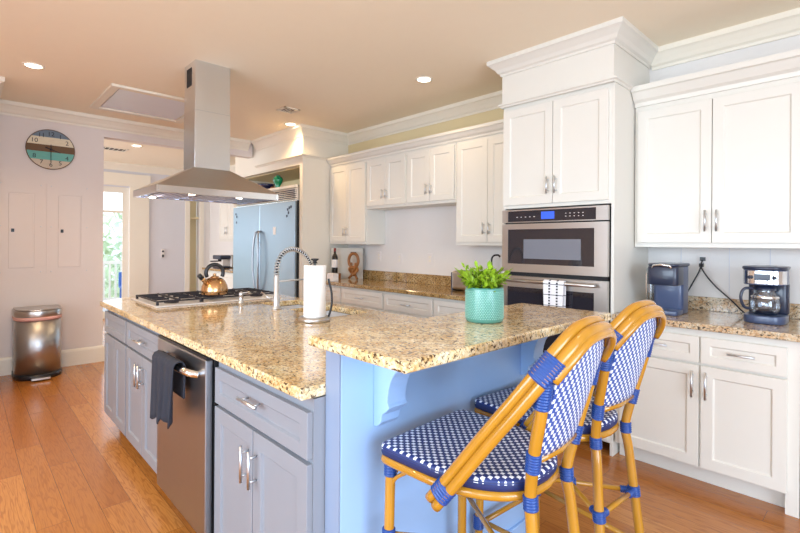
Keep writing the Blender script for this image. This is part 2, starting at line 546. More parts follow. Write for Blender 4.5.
# far room end wall with glazed door opening
DY0, DY1, DZ = .35, 2.2, 2.32
struct('wall_far', MB().box(XF - .15, XF, YN, DY0, 0, CZ).box(XF - .15, XF, DY0, DY1, DZ, CZ).box(XF - .15, XF, DY1, 3.24, 0, CZ), 'wall_grey')
struct('wall_far_pantry', MB().box(XF - .15, XF, 3.42, YB, 0, CZ).box(XF - .15, XF, 3.24, 3.42, 0, .2).box(XF - .15, XF, 3.24, 3.42, 2.5, CZ), 'wall_white')
struct('wall_far_alcove', MB().box(XF - .19, XF - .155, 3.24, 3.42, .2, 2.5).box(XF - .15, XF - .02, 3.245, 3.415, 1.80, 1.84), 'cream')

# wall over the fridge, and the column closing the cabinet run
struct('wall_fridge', MB().box(-6.64, -4.89, 2.955, 3.03, 2.29, CZ).box(-4.89, -4.82, 2.955, YB, 0, CZ).box(-6.70, -6.64, 2.955, YB, 0, CZ).box(-6.64, -4.89, 3.03, YB, 2.29, 2.33), 'trim')

struct('wall_niche_glow', MB().box(-6.63, -4.895, 3.615, 3.628, 2.05, 2.29).box(-4.899, -4.891, 3.04, 3.61, 2.05, 2.285).box(-6.63, -4.90, 3.04, 3.61, 2.283, 2.289), 'cream')  # cream lining: the niche's warm light put into panel colour
struct('wall_back_glow_band', MB().box(-4.818, -2.05, YB - .004, YB, 2.40, CZ), 'cream')  # warm lamp glow above the uppers, painted as a cream strip
crown = [(0, CZ - .13), (.012, CZ - .13), (.016, CZ - .112), (.03, CZ - .10), (.045, CZ - .075), (.07, CZ - .045), (.085, CZ - .035), (.085, CZ), (0, CZ)]
crown_s = [(o * 1.15, z) for o, z in crown]
struct('trim_1', MB().sweep([(XL, YN), (XL, 2.87)], crown_s), 'trim')
struct('trim_2', MB().sweep([(-6.0, 2.955), (-4.82, 2.955), (-4.82, YB), (-2.07, YB)], crown), 'trim')
struct('trim_3', MB().sweep([(-1.19, YB), (XR, YB)], crown), 'trim')
struct('wall_left_jog', MB().box(XL + .001, -5.27, -.9, .165, 0, CZ), 'wall')
struct('trim_8', MB().sweep([(-5.27, -.9), (-5.27, .165), (XL + .14, .165)], crown_s), 'trim')
led = [(0, 2.372), (.012, 2.372), (.022, 2.386), (.04, 2.392), (.04, 2.404), (0, 2.404)]
struct('trim_4', MB().sweep([(-6.0, 2.955), (-4.82, 2.955), (-4.82, 3.31)], led), 'trim')
base = [(0, 0), (.018, 0), (.018, .15), (.013, .165), (.006, .175), (0, .178)]
struct('baseboard_left', MB().sweep([(XL, YN), (XL, 1.165), (XL - .12, 1.165)], base), 'trim')
struct('baseboard_far', MB().sweep([(XF, YN), (XF, DY0 - .14)], base).sweep([(XF, DY1 + .33), (XF, 3.2)], base), 'trim')
# lower crown in the far room
struct('trim_5', MB().sweep([(XF, YN), (XF, YB), (-6.9, YB)], crown), 'trim')
# casing round the alcove and the door
struct('trim_6', MB().box(XF, XF + .02, 3.15, 3.235, 0, 2.5).box(XF, XF + .02, 3.425, 3.5, 0, 2.5), 'trim')
struct('door_1', MB().box(XF + .001, XF + .03, DY1 - .01, DY1 + .31, 0, 2.34).box(XF + .001, XF + .03, DY0 - .12, DY0 + .01, 0, 2.34).box(XF + .001, XF + .04, DY0 - .14, DY1 + .33, 2.34, 2.56), 'trim', bevel=.004)
dd = bpy.data.objects['door_1']
MB().box(XF - .10, XF - .06, DY1 - .1, DY1, .12, 2.22).box(XF - .10, XF - .06, DY0, DY0 + .1, .12, 2.22).box(XF - .10, XF - .06, DY0, DY1, 2.22, DZ).box(XF - .10, XF - .06, DY0, DY1, 0, .12).box(XF - .10, XF - .06, 1.28, 1.36, .12, 1.86).box(XF - .10, XF - .06, 1.28, 1.36, 1.90, 2.22).box(XF - .10, XF - .06, DY0 + .1, DY1 - .1, 1.86, 1.90).build('door_sash', 'trim', dd)
MB().box(XF - .085, XF - .079, DY0 + .1, 1.28, .12, 1.86).box(XF - .085, XF - .079, 1.36, DY1 - .1, .12, 1.86).box(XF - .085, XF - .079, DY0 + .1, 1.28, 1.90, 2.22).box(XF - .085, XF - .079, 1.36, DY1 - .1, 1.90, 2.22).build('pane', 'glass', dd)

# outside: deck, railing, chair, trees, ground
struct('deck', MB().box(-12.4, XF - .16, -2, 6, -.08, -.02), 'deck')
rl = thing('deck_railing', 'white wooden deck railing with thin balusters outside the glass door', 'railing', (-11.6, 2.2, -.02))
MB().box(-11.64, -11.56, -1, 5.5, .86, .93).build('top_rail', 'trim', rl)
MB().box(-11.62, -11.58, -1, 5.5, .08, .13).build('bottom_rail', 'trim', rl)
proto = None
for i in range(26):
    y = 1.0 + i * .11
    if proto is None:
        proto = MB().box(-11.618, -11.582, y, y + .035, .13, .86).build('baluster', 'trim', rl)
        y0 = y
    else:
        c = proto.copy(); COL.objects.link(c); c.parent = rl; c.location = (0, y - y0, 0)
for y in (0.9, 3.9):
    MB().box(-11.66, -11.54, y - .06, y + .06, -.02, 1.0).build('post', 'trim', rl)
bc = thing('deck_chair', 'bright blue deck chair standing behind the glass door', 'chair', (-10.7, 2.52, -.02))
MB().box(-10.95, -10.45, 2.36, 2.8, .40, .44).build('seat', 'bluechair', bc, .01)
MB().box(-10.95, -10.90, 2.36, 2.8, .44, .72).build('backrest', 'bluechair', bc, .01)
for x in (-10.93, -10.50):
    for y in (2.38, 2.76):
        MB().box(x, x + .04, y, y + .04, -.02, .40).build('leg', 'bluechair', bc)
struct('ground_outside', MB().box(-60, -12.4, -30, 30, -3.05, -3), pmat('grass_far', srgb(150, 160, 120), 0.9, noise=.2))


def tree(x, y, zb, h, r, label):
    t = thing('tree', label, 'tree', (x, y, zb), 'trees beyond the deck')
    MB().tube([(x, y, zb), (x + .1, y, zb + h * .4), (x, y + .1, zb + h * .7)], [.16, .12, .06], 8).build('trunk', 'woodcarve', t)
    mb = MB()
    for i in range(420):
        a, b = random.uniform(0, 2 * PI), random.uniform(-1, 1)
        q = r * random.uniform(.5, 1)
        cx, cy, cz = x + q * math.cos(a) * math.sqrt(1 - b * b), y + q * math.sin(a) * math.sqrt(1 - b * b), zb + h * .68 + q * b * 1.2
        d = [Vector((random.uniform(-1, 1), random.uniform(-1, 1), random.uniform(-1, 1))).normalized() * .22 for _ in range(2)]
        c = Vector((cx, cy, cz))
        mb.add([c - d[0], c + d[1] * .6, c + d[0], c - d[1] * .6], [(0, 1, 2, 3)])
    mb.build('foliage', 'tree', t)


tree(-21, 5.2, -3, 5.6, 1.7, 'pale green tree seen through upper half of the glass door')
tree(-24, 3.4, -3, 5.2, 1.6, 'pale green tree seen through left side of the glass door')

# ---------------------------------------------------------------- attic hatch, lights, vents
h = thing('attic_hatch', 'white framed attic access hatch in the ceiling left of the hood', 'hatch', (-5.17, 1.39, CZ))
mb = MB()
x0, x1, y0, y1 = -5.66, -4.70, .95, 1.84
for a in ((x0, x1, y0, y0 + .07), (x0, x1, y1 - .07, y1), (x0, x0 + .07, y0 + .07, y1 - .07), (x1 - .07, x1, y0 + .07, y1 - .07)):
    mb.box(a[0], a[1], a[2], a[3], CZ - .022, CZ)
mb.build('frame', 'trim', h, .004)
MB().box(x0 + .085, x1 - .085, y0 + .085, y1 - .085, CZ - .008, CZ).build('panel', 'hatchpanel', h)


def can_light(x, y, power, label):
    t = thing('recessed_light', label, 'light', (x, y, CZ), 'recessed ceiling lights')
    MB().lathe(x, y, [(.052, CZ - .002), (.064, CZ - .009), (.073, CZ - .006), (.075, CZ)], 32, cap=False).build('trim_ring', 'trim', t)
    MB().lathe(x, y, [(.053, CZ - .005), (.035, CZ - .007), (.001, CZ - .008)], 32, cap=False).build('lens', 'lamp', t)
    l = bpy.data.lights.new('bulb', 'SPOT'); l.energy = power; l.color = (1.0, .70, .38); l.spot_size = 2.5; l.spot_blend = .6; l.shadow_soft_size = .06
    o = bpy.data.objects.new('bulb', l); o.location = (0, 0, -.03); COL.objects.link(o); o.parent = t


can_light(-4.67, .41, 30, 'round recessed ceiling light left of the attic hatch')
can_light(-2.72, 2.84, 10, 'round recessed ceiling light above the short upper cabinets')
can_light(-4.84, 2.80, 26, 'round recessed ceiling light beside the fridge column corner')
can_light(-4.3, -.9, 60, 'added unseen ceiling fill light beyond the left edge of the photo')  # lamp out of view, added as fill for the left side
can_light(-2.7, -1.0, 44, 'added unseen ceiling fill light over the aisle in front of the island')  # lamp out of view, added to spread warm fill
can_light(-.55, 1.25, 7, 'added unseen ceiling fill light above the bar stools, above the top edge of the photo')  # extra lamp out of view, added to even out the lighting
can_light(-7.50, 1.84, 7, 'round recessed ceiling light in the far hallway')


def vent(x, y, sx, sy, label):
    t = thing('ceiling_vent', label, 'vent', (x, y, CZ))
    MB().box(x - sx, x + sx, y - sy, y - sy + .02, CZ - .008, CZ).box(x - sx, x + sx, y + sy - .02, y + sy, CZ - .008, CZ).box(x - sx, x - sx + .02, y - sy, y + sy, CZ - .008, CZ).box(x + sx - .02, x + sx, y - sy, y + sy, CZ - .008, CZ).build('frame', 'trim', t)
    mb = MB()
    k = 5
    for i in range(k):
        yy = y - sy + .02 + (2 * sy - .04) * (i + .5) / k
        mb.box(x - sx + .02, x + sx - .02, yy - .004, yy + .004, CZ - .006, CZ - .002)
    mb.build('louvre', 'trim', t)
    MB().box(x - sx + .02, x + sx - .02, y - sy + .02, y + sy - .02, CZ - .002, CZ).build('shadow_box', 'dark', t)


vent(-4.34, 2.48, .09, .09, 'small square ceiling vent near the fridge column')
vent(-8.02, 1.66, .12, .17, 'rectangular ceiling vent in the far hallway')

# ---------------------------------------------------------------- left wall: clock, panel doors
XW = XL
ck = thing('wall_clock', 'round slatted wood wall clock painted in grey, cream, brown and teal', 'clock', (XW, .683, 2.315))
CR = .203
bands = [('slat_grey', .62, 1.0), ('slat_cream', .22, .62), ('slat_brown', -.14, .22), ('slat_teal', -.55, -.14), ('slat_sand', -1.0, -.55)]
for mt, a, b in bands:
    pts = []
    n = 14
    for i in range(n + 1):
        z = a + (b - a) * i / n
        pts.append((.683 + CR * math.sqrt(max(0, 1 - z * z)), 2.315 + CR * z))
    for i in range(n + 1):
        z = b + (a - b) * i / n
        pts.append((.683 - CR * math.sqrt(max(0, 1 - z * z)), 2.315 + CR * z))
    q = []
    for p in pts:
        if not q or (Vector(p) - Vector(q[-1])).length > 1e-4:
            q.append(p)
    if (Vector(q[0]) - Vector(q[-1])).length < 1e-4:
        q.pop()
    MB().prism(q, XW + .002, XW + .022, 'x').build('slat', mt, ck)
MB().tube([(XW + .016, .683 + (CR + .002) * math.cos(2 * PI * i / 48), 2.315 + (CR + .002) * math.sin(2 * PI * i / 48)) for i in range(48)], .006, 8, closed=True).build('rim', 'slat_brown', ck)
mb = MB()
for i, s_ in enumerate(('12', '1', '2', '3', '4', '5', '6', '7', '8', '9', '10', '11')):
    if s_ in ('3', '9'):
        continue
    a = PI / 2 - 2 * PI * i / 12
    vs, fs = text_mesh(s_, .062)
    cy, cz = .683 + CR * .79 * math.cos(a), 2.315 + CR * .79 * math.sin(a)
    mb.add([(XW + .0235, cy + v.x, cz + v.y) for v in vs], fs)
mb.build('numerals', 'ink', ck)
for nm, L_, a, w_ in (('hour_hand', .085, math.radians(-20), .006), ('minute_hand', .135, math.radians(-90), .004)):
    c_, s_ = math.cos(a), math.sin(a)
    MB().tube([(XW + .028, .683 - c_ * .05, 2.315 - s_ * .05), (XW + .028, .683 + c_ * L_, 2.315 + s_ * L_)], [w_, w_ * .6], 6).build(nm, 'ink', ck)
MB().tube([(XW + .022, .683, 2.315), (XW + .034, .683, 2.315)], .011, 12).build('hub', 'ink', ck)

for i, (ya, yb, lab) in enumerate(((.345, .545, 'white painted flush wall panel door left of its pair, below the clock'), (.752, .948, 'white painted flush wall panel door nearest the hallway opening'))):
    t = thing('panel_door', lab, 'panel', (XW, (ya + yb) / 2, 1.07), 'flush panel doors in the left wall')
    MB().box(XW, XW + .006, ya - (.099 if i else .12), ya - .008, 1.0, 1.97).box(XW, XW + .006, yb + .008, yb + (.099 if i == 0 else .14), 1.0, 1.97).box(XW, XW + .006, ya - .008, yb + .008, 1.0, 1.065).box(XW, XW + .006, ya - .008, yb + .008, 1.84, 1.97).build('surround', 'wall', t)
    MB().box(XW, XW + .008, ya, yb, 1.073, 1.832).build('leaf', 'wall', t, .002)
    MB().box(XW + .008, XW + .016, ya + .02, ya + .045, 1.44, 1.475).build('latch', 'black', t, .003)
    mb = MB()
    for yy in (ya - .06, yb + .06):
        for zz in (1.03, 1.5, 1.93):
            mb.tube([(XW + .004, yy, zz), (XW + .009, yy, zz)], .006, 8)
    mb.build('screws', 'chrome', t)
t = tag(MB().box(XF, XF + .02, 2.72, 2.78, 1.04, 1.22).build('wall_switch', 'label', None, .006), 'pale oblong control switch on the far hallway wall', 'switch')
MB().tube([(XF + .022, 2.75, 1.17), (XF + .03, 2.75, 1.17)], .018, 12).build('button', 'black', t)
MB().box(XF + .02, XF + .03, 2.735, 2.765, 1.06, 1.11).build('button', 'black', t)

# trash can
tc_ = thing('trash_can', 'stainless steel step trash can with dark lid by the left wall', 'trash can', (-5.86, .565, 0))


def dshape(cx, cy, w, d, n=24):
    """D outline: flat back at the wall (-x), round front (+x)."""
    pts = [(cx - d * .5, cy - w * .5), ]
    for i in range(n + 1):
        a = -PI / 2 + PI * i / n
        pts.append((cx - d * .1 + d * .6 * max(0.0, math.cos(a)) ** .75, cy + w * .5 * math.sin(a)))
    pts.append((cx - d * .5, cy + w * .5))
    q = []
    for p in pts:
        if not q or (Vector(p) - Vector(q[-1])).length > 1e-3:
            q.append(p)
    return q


MB().prism(dshape(-5.86, .565, .375, .36), .05, .575, 'z', True).build('body', 'steel_bin', tc_)
MB().prism(dshape(-5.86, .565, .385, .37), .0, .05, 'z', True).build('base', 'black', tc_)
MB().prism(dshape(-5.86, .565, .385, .37), .575, .608, 'z', True).build('liner', 'red', tc_)
MB().prism(dshape(-5.86, .565, .39, .375), .608, .668, 'z', True).prism(dshape(-5.86, .565, .37, .355), .668, .682, 'z', True).build('lid', 'steel', tc_, .005)
MB().box(-5.65, -5.60, .49, .64, .012, .035).build('pedal', 'steel', tc_, .006)

# ---------------------------------------------------------------- cabinet kit (everything faces -Y)


def pull_h(x, z, y, L_, parent, mat='chrome'):
    MB().tube([(x - L_ / 2, y - .03, z), (x + L_ / 2, y - .03, z)], .006, 10).tube([(x - L_ * .32, y, z), (x - L_ * .32, y - .03, z)], .0045, 8).tube([(x + L_ * .32, y, z), (x + L_ * .32, y - .03, z)], .0045, 8).build('pull', mat, parent)


def pull_v(x, z, y, L_, parent, mat='chrome'):
    MB().tube([(x, y - .03, z - L_ / 2), (x, y - .03, z + L_ / 2)], .006, 10).tube([(x, y, z - L_ * .32), (x, y - .03, z - L_ * .32)], .0045, 8).tube([(x, y, z + L_ * .32), (x, y - .03, z + L_ * .32)], .0045, 8).build('pull', mat, parent)


def front(kind, x0, x1, z0, z1, y, parent, mat, pull=None, L_=.13):
    o = MB().shaker(x0, x1, z0, z1, y).build(kind, mat, parent, .0015, 1)
    if pull:
        side, z = pull
        if side == 'h':
            pull_h((x0 + x1) / 2, z, y, L_, o)
        else:
            pull_v(x0 + .028 if side == 'l' else x1 - .028, z, y, L_, o)
    return o


# --- island, cabinet side
YI = .76
# unit 1 (far left)
c = thing('base_cabinet', 'grey island cabinet with single narrow door at the far end, no pulls', 'cabinet', (-3.62, 1.1, 0), 'grey island base cabinets')
MB().box(-3.93, -3.325, YI + .02, 1.35, .10, .875).build('body', 'grey', c)
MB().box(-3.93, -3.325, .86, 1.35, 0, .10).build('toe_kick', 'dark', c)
front('drawer', -3.92, -3.335, .70, .845, YI, c, 'grey')
front('door', -3.92, -3.63, .115, .685, YI, c, 'grey')
front('door', -3.624, -3.335, .115, .685, YI, c, 'grey')
# unit 2
c = thing('base_cabinet', 'grey island cabinet with drawer over two doors left of the dishwasher', 'cabinet', (-2.95, 1.1, 0), 'grey island base cabinets')
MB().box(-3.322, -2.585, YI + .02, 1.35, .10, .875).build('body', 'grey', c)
MB().box(-3.322, -2.585, .86, 1.35, 0, .10).build('toe_kick', 'dark', c)
front('drawer', -3.312, -2.60, .70, .845, YI, c, 'grey', ('h', .775), .15)
front('door', -3.312, -2.962, .115, .685, YI, c, 'grey', ('r', .58))
front('door', -2.956, -2.60, .115, .685, YI, c, 'grey', ('l', .58))
# unit 3 (near right)
c = thing('base_cabinet', 'grey island cabinet with drawer over two doors right of the dishwasher', 'cabinet', (-1.55, 1.1, 0), 'grey island base cabinets')
MB().box(-1.915, -1.20, YI + .02, 1.35, .10, .875).build('body', 'grey', c)
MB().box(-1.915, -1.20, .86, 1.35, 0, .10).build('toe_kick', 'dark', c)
front('drawer', -1.905, -1.205, .692, .836, YI, c, 'grey', ('h', .785), .14)
front('door', -1.905, -1.566, .115, .677, YI, c, 'grey', ('r', .555))
front('door', -1.560, -1.205, .115, .677, YI, c, 'grey', ('l', .555))
# back half of the island (sink side)
c = thing('island_back_cabinet', 'grey sink side cabinets of the island below the granite', 'cabinet', (-2.5, 1.6, 0))
MB().box(-3.93, -1.20, 1.355, 1.90, .10, .70).box(-3.93, -3.30, 1.355, 1.90, .70, .875).box(-2.12, -1.20, 1.355, 1.90, .70, .875).box(-3.30, -2.12, 1.355, 1.44, .70, .875).box(-3.30, -2.12, 1.89, 1.90, .70, .875).build('body', 'grey', c)
MB().box(-3.93, -1.20, 1.355, 1.83, 0, .10).build('toe_kick', 'dark', c)

# dishwasher
dw = thing('dishwasher', 'stainless steel dishwasher with curved bar handle in the island', 'dishwasher', (-2.25, 1.0, 0))
MB().box(-2.575, -1.925, .765, 1.34, .10, .872).build('body', 'gap', dw)
MB().box(-2.57, -1.93, .731, .762, .115, .862).build('door', 'steel_dw', dw, .004)
MB().box(-2.57, -1.93, .80, 1.30, 0, .10).build('kickplate', 'black', dw)
MB().box(-2.57, -1.93, .735, .775, .864, .874).build('top_strip', 'black', dw)
hp = catmull([(-2.50, .731, .79), (-2.47, .695, .80), (-2.36, .683, .805), (-2.25, .680, .806), (-2.14, .683, .805), (-2.03, .695, .80), (-2.0, .731, .79)], 8)
MB().tube(hp, .015, 12).build('handle', 'brightsteel', dw)

# dark towel on the dishwasher handle: folded over, hanging in soft pleats
def drape(xa, xb, yc, ztop, zf, zb, mat, name, label, cat, amp=.008, thick=.006, ragged=0.02, rad=.02, loc=None, waves=4):
    nx, prof = 36, []
    nz = 26
    vs, fs = [], []
    for i in range(nx + 1):
        u = i / nx
        for j in range(nz + 1):
            t = j / nz
            if t < .42:
                s = t / .42
                z = zf + (ztop - zf) * s; y = yc - rad
                k = (1 - s)
            elif t < .58:
                a = (t - .42) / .16 * PI
                z = ztop + rad * math.sin(a); y = yc - rad * math.cos(a); k = 0
            else:
                s = (t - .58) / .42
                z = ztop + (zb - ztop) * s; y = yc + rad; k = s
            wv = math.sin(u * waves * 2 * PI + .6) + .4 * math.sin(u * waves * 4.7 * PI + 1)
            if t < .5:
                z -= k * ragged * (math.sin(u * 7) + .6 * math.sin(u * 17 + 1))
                y -= amp * wv * (.25 + k) + .004 * k
            xx = xa + (xb - xa) * u
            xx = (xa + xb) / 2 + (xx - (xa + xb) / 2) * (1 - .14 * (k if t < .5 else k * .4))
            vs.append((xx, y, z))
    for i in range(nx):
        for j in range(nz):
            a = i * (nz + 1) + j
            fs.append((a, a + 1, a + nz + 2, a + nz + 1))
    mb = MB(); mb.add(vs, fs, True)
    o = mb.build(name, mat)
    m = o.modifiers.new('s', 'SOLIDIFY'); m.thickness = thick; m.offset = 0
    tag(o, label, cat)
    rebase(o, ((xa + xb) / 2, yc, zf))
    return o


drape(-2.375, -2.09, .681, .812, .56, .67, 'cloth_dark', 'dish_towel', 'charcoal dish towel draped over the dishwasher handle', 'towel', amp=.009, ragged=.03, rad=.024, waves=3)

# --- knee wall with bar
XK = -1.125
ip = thing('raised_bar_wall', 'blue painted raised bar wall of the island with scrolled corbels', 'panel', (XK, 1.35, 0))
MB().box(-1.195, XK, .826, 1.885, 0, 1.038).build('wall_board', 'panelblue', ip, .003)
MB().box(-1.197, XK - .001, .820, .8255, 0, 1.038).build('end_shade_sheet', 'endshade', ip)  # thin sheet with the end's shade painted into its colour
MB().box(-1.198, -1.1955, .83, 1.88, .916, 1.035).build('riser', 'granite', ip)
for yc in (.992, 1.842):
    prof = [(XK, 1.036), (XK + .22, 1.036), (XK + .22, 1.005), (XK + .185, .995), (XK + .155, .992), (XK + .14, .975)]
    for i in range(9):
        a = i / 8 * PI / 2
        prof.append((XK + .14 - .075 * math.sin(a), .975 - .12 * (1 - math.cos(a)) - .0))
    prof += [(XK + .075, .845), (XK + .06, .83), (XK + .04, .815), (XK + .035, .79), (XK + .02, .775), (XK, .77)]
    MB().prism(prof, yc - .04, yc + .04, 'y').build('corbel', 'panelblue', ip, .003)
MB().box(XK, XK + .012, .823, 1.884, 0, .12).build('base_trim', 'panelblue', ip, .003)


def slab(name, xs, ys, hole, z0, z1, mat, move=None):
    """Slab from a grid of cells with hole cells left out, one skin."""
    bm = bmesh.new()
    g = {}
    def V(i, j):
        if (i, j) not in g:
            p = (xs[i], ys[j])
            if move and (i, j) in move:
                p = move[(i, j)]
            g[(i, j)] = bm.verts.new((p[0], p[1], z1))
        return g[(i, j)]
    for i in range(len(xs) - 1):
        for j in range(len(ys) - 1):
            if (i, j) in hole:
                continue
            bm.faces.new((V(i, j), V(i + 1, j), V(i + 1, j + 1), V(i, j + 1)))
    top = bm.faces[:]
    r = bmesh.ops.extrude_face_region(bm, geom=top)
    vs = [e for e in r['geom'] if isinstance(e, bmesh.types.BMVert)]
    bmesh.ops.translate(bm, verts=vs, vec=(0, 0, z0 - z1))
    bmesh.ops.recalc_face_normals(bm, faces=bm.faces)
    me = bpy.data.meshes.new(name); bm.to_mesh(me); bm.free()
    me.materials.append(M[mat])
    o = bpy.data.objects.new(name, me); COL.objects.link(o)
    b = o.modifiers.new('bevel', 'BEVEL'); b.width = .007; b.segments = 3; b.limit_method = 'ANGLE'; b.angle_limit = math.radians(35)
    return o


SX0, SX1, SXM, SY0, SY1 = -3.10, -2.26, -2.70, 1.56, 1.865
o = slab('countertop', [-4.12, -3.93, SX0, SXM - .012, SXM + .012, SX1, -1.1985], [.735, .95, SY0, SY1, 1.955], {(2, 2), (4, 2)}, .878, .915, 'granite',
         {(0, 0): (-3.96, .735), (1, 0): (-3.90, .735), (0, 1): (-4.12, .97)})
rebase(o, (-2.6, 1.35, .878)); tag(o, 'speckled gold granite countertop on the lower island, holding cooktop and sink', 'countertop')
o = slab('bar_countertop', [-1.207, -.783], [.760, 1.935], set(), 1.040, 1.071, 'granite')
rebase(o, (-1.0, 1.35, 1.04)); tag(o, 'raised speckled granite bar top carrying the potted plant', 'countertop')

# --- sink
sk = thing('sink', 'stainless steel double bowl undermount sink in the island granite', 'sink', (-2.68, 1.7, .74))
for a, b in ((SX0, SXM - .012), (SXM + .012, SX1)):
    a -= .004; b += .004; t = .004
    zb = .76
    MB().box(a, b, SY0 - .004, SY1 + .004, zb, zb + t).box(a, a + t, SY0 - .004, SY1 + .004, zb, .876).box(b - t, b, SY0 - .004, SY1 + .004, zb, .876).box(a, b, SY0 - .004, SY0, zb, .876).box(a, b, SY1, SY1 + .004, zb, .876).build('bowl', 'sinksteel', sk)
    MB().lathe((a + b) / 2, (SY0 + SY1) / 2, [(.001, zb + .009), (.03, zb + .006), (.045, zb + .006), (.045, zb + .002)], 20, cap=False).build('drain', 'brightsteel', sk)

# --- faucet
fx, fy = -2.76, 1.50
fc = thing('faucet', 'satin nickel spring neck pull-down faucet beside the sink', 'faucet', (fx, fy, .915))
MB().lathe(fx, fy, [(.032, .915), (.032, .922), (.026, .928), (.021, .94), (.021, 1.0), (.017, 1.005), (.017, 1.12), (.014, 1.125), (.014, 1.14)], 24).build('body', 'chrome', fc)
arc = catmull([(fx, fy, 1.13), (fx, fy + .005, 1.20), (fx, fy + .035, 1.265), (fx, fy + .085, 1.30), (fx, fy + .145, 1.303), (fx, fy + .205, 1.275), (fx, fy + .25, 1.225), (fx, fy + .27, 1.17)], 10)
MB().tube(arc, .007, 10).build('hose', 'black', fc)
# spring coil round the hose
L_ = len(arc); turns = 27; hel = []
for k in range(turns * 12):
    t = k / (turns * 12 - 1) * (L_ - 1.001); i = int(t); p = arc[i].lerp(arc[i + 1], t - i); T = (arc[i + 1] - arc[i]).normalized()
    s_ = Vector((1, 0, 0)); u_ = T.cross(s_); a = 2 * PI * k / 12
    hel.append(p + (s_ * math.cos(a) + u_ * math.sin(a)) * .0145)
MB().tube(hel, .0034, 6).build('spring', 'chrome', fc)
MB().tube([(fx, fy + .27, 1.175), (fx, fy + .272, 1.12), (fx, fy + .273, 1.09), (fx, fy + .274, 1.03)], [.012, .014, .016, .019], 16).build('spray_head', 'chrome', fc)
MB().tube([(fx, fy, 1.095), (fx, fy + .25, 1.100)], .006, 10).tube([(fx, fy + .25, 1.088), (fx, fy + .25, 1.112)], .02, 16).build('support_arm', 'chrome', fc)
MB().tube([(fx, fy, .97), (fx - .045, fy - .02, .975)], .010, 10).tube([(fx - .04, fy - .02, .975), (fx - .12, fy - .045, 1.02)], [.006, .004], 8).build('lever', 'chrome', fc)
sd = thing('soap_dispenser', 'small satin nickel soap dispenser between cooktop and faucet', 'soap dispenser', (-3.2, 1.46, .915))
MB().lathe(-3.2, 1.46, [(.021, .915), (.021, .922), (.013, .928), (.013, .965), (.015, .968), (.015, .99), (.008, .995)], 20).build('base', 'chrome', sd)
MB().tube([(-3.2, 1.46, .985), (-3.2, 1.52, .988), (-3.2, 1.535, .978)], .005, 8).build('spout', 'chrome', sd)

# --- paper towel
px_, py_ = -2.20, 1.43
pt = thing('paper_towel_holder', 'standing paper towel holder with steel base and tall side arm', 'paper towel holder', (px_, py_, .915))
MB().lathe(px_, py_, [(.086, .915), (.088, .918), (.088, .935), (.082, .94), (.001, .94)], 36).build('base', 'steel', pt)
MB().tube([(px_, py_, .93), (px_, py_, 1.235)], .008, 10).build('rod', 'chrome', pt)
MB().lathe(px_, py_, [(.018, 1.236), (.012, 1.240), (.010, 1.248), (.022, 1.256), (.020, 1.262), (.001, 1.263)], 20).build('finial', 'black', pt)
ax, ay = px_ + .05, py_ + .058
MB().tube(catmull([(ax, ay, .935), (ax + .012, ay + .012, 1.0), (ax + .012, ay + .012, 1.07), (ax + .004, ay + .004, 1.12), (ax - .002, ay, 1.15)], 6), .006, 8).build('tension_arm', 'black', pt)
rt = MB().lathe(px_, py_, [(.021, .942), (.060, .942), (.061, .945), (.061, 1.222), (.059, 1.225), (.021, 1.225), (.021, .942)], 40, cap=False).build('paper_towel_roll', 'paper')
tag(rt, 'full roll of white paper towel on the steel holder', 'paper towel'); rebase(rt, (px_, py_, .942))

# --- cooktop
CX0, CX1, CY0, CY1 = -3.86, -3.30, .93, 1.84
ct = thing('cooktop', 'stainless gas cooktop with black cast iron grates set in the island', 'cooktop', ((CX0 + CX1) / 2, (CY0 + CY1) / 2, .915))
MB().box(CX0 - .07, CX1, CY0, CY1, .915, .926).build('tray', 'sinksteel', ct, .004)
for k in range(3):
    a = CY0 + .02 + k * .293; b = a + .285
    mb = MB()
    xa, xb = CX0 + .02, CX1 - .085
    r = .007; z = .955
    xb = CX1 - .05
    for y in (a, b):
        mb.box(xa, xb, y - .005, y + .005, z - .011, z)
    for x in (xa, xb):
        mb.box(x - .005, x + .005, a, b, z - .011, z)
    for i in range(1, 4):
        x = xa + (xb - xa) * i / 4
        mb.box(x - .005, x + .005, a, a + .11, z - .010, z + .004).box(x - .005, x + .005, b - .11, b, z - .010, z + .004)
    mb.box(xa, xb, (a + b) / 2 - .005, (a + b) / 2 + .005, z - .010, z + .004)
    for x in (xa, xb):
        for y in (a, b):
            mb.box(x - .008, x + .008, y - .008, y + .008, .925, z)
    mb.build('grate', 'iron', ct, .002, 1)
for x, y in ((-3.72, 1.07), (-3.45, 1.07), (-3.58, 1.385), (-3.72, 1.70), (-3.45, 1.70)):
    MB().lathe(x, y, [(.048, .925), (.046, .932), (.034, .934), (.034, .942), (.001, .944)], 24).build('burner', 'iron', ct)
# --- kettle
kx, ky, kz = -3.49, 1.385, .960
kt = thing('tea_kettle', 'copper tea kettle with black ring handle on the cooktop', 'kettle', (kx, ky, kz))
prof = [(.001, kz), (.088, kz), (.094, kz + .006), (.096, kz + .03), (.090, kz + .065), (.074, kz + .098), (.052, kz + .118), (.030, kz + .126)]
MB().lathe(kx, ky, prof, 40).build('body', 'copper', kt)
MB().lathe(kx, ky, [(.032, kz + .125), (.028, kz + .132), (.012, kz + .137), (.010, kz + .145), (.014, kz + .152), (.001, kz + .156)], 24).build('lid', 'copper', kt)
hp = []
for i in range(25):
    a = math.radians(-30 + 240 * i / 24)
    hp.append((kx + .01 * math.cos(a), ky + .060 * math.cos(a), kz + .160 + .062 * math.sin(a)))
MB().tube(hp, .014, 10).build('handle', 'black', kt)
MB().tube([(kx + .03, ky - .055, kz + .075), (kx + .045, ky - .10, kz + .115), (kx + .05, ky - .115, kz + .13)], [.022, .016, .014], 14).build('spout', 'copper', kt)
